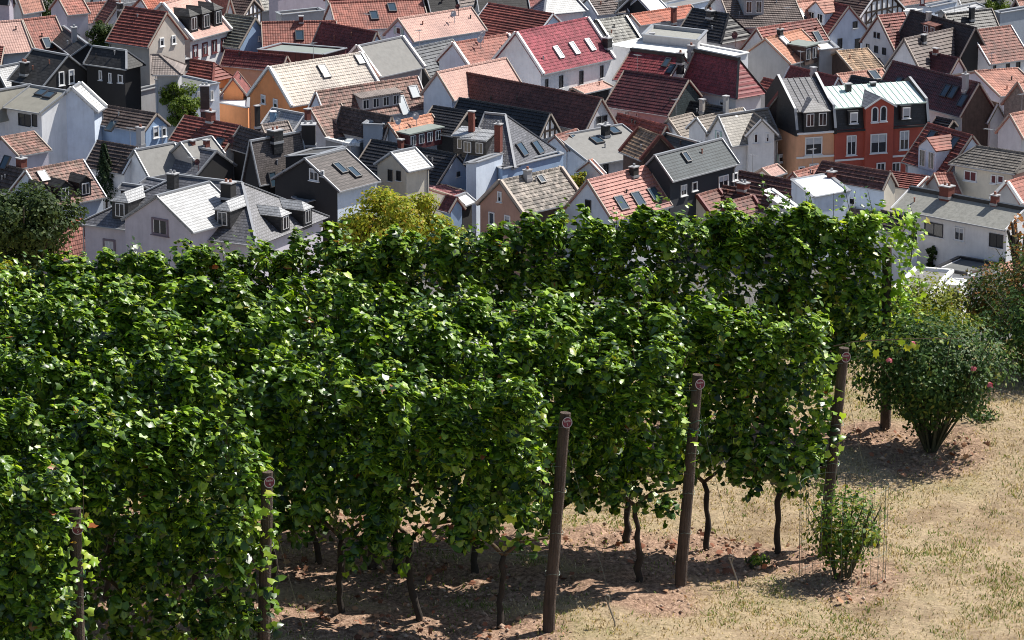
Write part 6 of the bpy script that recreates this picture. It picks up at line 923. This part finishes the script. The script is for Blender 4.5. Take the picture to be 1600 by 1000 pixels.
# ---------------------------------------------------------------- trees
def tree(name, label, x, y, zg, zc, rx, rz, nleaf, lsize, lmat, cone=False, cat='tree', group=None, clumps=26):
    root = empty(name, (x, y, zg)); tag(root, label, cat, group); R = np.random.default_rng(int(abs(x * 31 + y * 17)) + 5); hc = zc - zg
    t = MB(); rr = random.Random(int(y * 13)); tr = max(.09, rx * .07); t.tube([(0, 0, -.3), (rr.uniform(-.1, .1), 0, hc * .45), (rr.uniform(-.15, .15), 0, hc)], [tr * 1.3, tr, tr * .6], 9)
    tk = t.build('trunk', 'bark', root, True)
    if not cone:
        for i in range(7):
            a = i * .9 + rr.random(); e = Vector((math.cos(a) * rx * .75, math.sin(a) * rx * .75, hc + rz * rr.uniform(-.3, .6))); l = MB(); l.tube([(0, 0, hc * .62), Vector((0, 0, hc * .62)).lerp(e, .5) + Vector((0, 0, .2)), e], [tr * .5, tr * .3, .02], 6); l.build('limb', 'bark', tk, True)
    if cone:
        k = R.random(nleaf) ** .75; a = R.uniform(0, 6.283, nleaf); rad_ = rx * (1 - k) * (.55 + .45 * R.random(nleaf)) + .05 + .12 * rx * np.sin(a * 5 + k * 19); P = np.column_stack([np.cos(a) * rad_, np.sin(a) * rad_, hc - rz + 2 * rz * k])
        nrm = np.column_stack([np.cos(a), np.sin(a), np.full(nleaf, .5)]) + R.normal(0, .35, (nleaf, 3)); tip = np.column_stack([np.cos(a), np.sin(a), np.full(nleaf, -.2)]) + R.normal(0, .3, (nleaf, 3))
    else:
        d = norm(R.normal(0, 1, (clumps, 3))); cc = d * np.array([rx, rx, rz]) * (R.random(clumps)[:, None] ** .33) * .82; cr = R.uniform(.24, .42, clumps) * rx; ci = R.integers(0, clumps, nleaf); q = norm(R.normal(0, 1, (nleaf, 3))) * (R.random(nleaf)[:, None] ** .4); P = cc[ci] + q * cr[ci][:, None] * np.array([1, 1, .8]); nrm = q + .35 * d[ci] + R.normal(0, .4, (nleaf, 3)) + np.array([0, 0, .35]); tip = R.normal(0, .7, (nleaf, 3)) - np.array([0, 0, .3]); P = P + np.array([0, 0, hc])
    leaves_obj('crown', P, nrm, tip, R.uniform(.7, 1.3, nleaf) * lsize, T_OVAL, lmat, root)
    return root
tree('broadleaf_tree', 'dark green broadleaf tree cut by the left picture edge', -22.3, 170, float(gz(0, 170)), 74 - 170 * .2335, 2.9, 2.6, 15000, .20, 'dark_tree_leaf', clumps=44, group='trees between vineyard and town')
tree('broadleaf_tree', 'olive brown bushy tree at the left edge below the dark tree', -13.6, 100, float(gz(0, 100)), 74 - 100 * .2465, .75, .55, 1500, .1, 'maple_leaf', group='trees between vineyard and town')
tree('broadleaf_tree', 'yellow green maple tree rising behind the rear vine row', -4.75, 150, float(gz(0, 150)), 74 - 150 * .2335, 2.35, 2.15, 16000, .155, 'maple_leaf', clumps=40, group='trees between vineyard and town')
tree('broadleaf_tree', 'smaller right part of the yellow green trees, reddish at the top', -2.75, 152, float(gz(0, 152)), 74 - 152 * .2370, 1.15, 1.15, 7000, .11, 'maple_leaf', clumps=18, group='trees between vineyard and town')
tree('broadleaf_tree', 'left lobe tree of the yellow green group behind the vines', -6.6, 151, float(gz(0, 151)), 74 - 151 * .2385, 1.2, 1.2, 7000, .11, 'maple_leaf', clumps=18, group='trees between vineyard and town')
tree('sapling', 'thin sapling with orange leaves at the right picture edge', 6.62, 48.5, float(gz(0, 48.5)), 74 - 48.5 * .2352, .26, .32, 90, .07, 'orange_leaf', clumps=14, cat='sapling')
TG = 'trees in the old town'
tree('broadleaf_tree', 'bright green round tree between the black slate house and the red striped roof', -29.7, 338, 0, 6.5, 2.1, 2.3, 6460, .22, 'bright_tree_leaf', group=TG)
tree('broadleaf_tree', 'dark green tree left of the dark red striped roof', -39.9, 368, 0, 7.2, 1.7, 2.2, 4940, .22, 'tree_leaf', group=TG)
tree('broadleaf_tree', 'dark green tree behind the weathered red roof with blue skylight', -47.6, 384.7, 0, 7.6, 2.3, 2.5, 6080, .22, 'tree_leaf', group=TG)
tree('broadleaf_tree', 'green tree under the pale awning at the top left', -50.2, 386, 0, 6.4, 1.3, 1.3, 2660, .22, 'tree_leaf', group=TG)
tree('conifer', 'small pointed conifer before the pale red tiled roof', -44.2, 383, 0, 6.6, .85, 1.35, 1500, .22, 'conifer_leaf', True, 'conifer', TG)
tree('conifer', 'tall dark conifer beside the brown striped roof on the left', -34.6, 319, 0, 4.4, 1.25, 2.5, 3000, .22, 'conifer_leaf', True, 'conifer', TG)
tree('conifer', 'shorter dark conifer right of the tall dark one', -33.4, 320, 0, 3.4, .8, 1.6, 1600, .22, 'conifer_leaf', True, 'conifer', TG)
tree('broadleaf_tree', 'small light green tree at the top behind the pale pink roof', -5.3, 394, 0, 6.0, 1.0, 1.0, 1710, .22, 'bright_tree_leaf', group=TG)
tree('broadleaf_tree', 'big green tree at the top right corner', 51.0, 400.5, 0, 5.2, 2.1, 1.7, 4940, .22, 'bright_tree_leaf', group=TG)
tree('broadleaf_tree', 'second green tree at the top right corner nearer the salmon roof', 54.0, 402, 0, 5.4, 1.6, 1.3, 3420, .22, 'tree_leaf', group=TG)
tree('broadleaf_tree', 'climbing green shrub on the white wall near the right edge', 37.1, 336, 0, 3.9, .6, 1.5, 900, .22, 'tree_leaf', group=TG)
tree('broadleaf_tree', 'brownish green tree between the brown gable house and the light blue gable house', 5.5, 315, 0, 4.6, 1.15, 1.3, 1500, .22, 'maple_leaf', group=TG)
tree('broadleaf_tree', 'dark ragged palm like shrub by the long white house', 33.6, 299, 0, 2.0, .55, 1.2, 700, .24, 'dark_tree_leaf', group=TG)
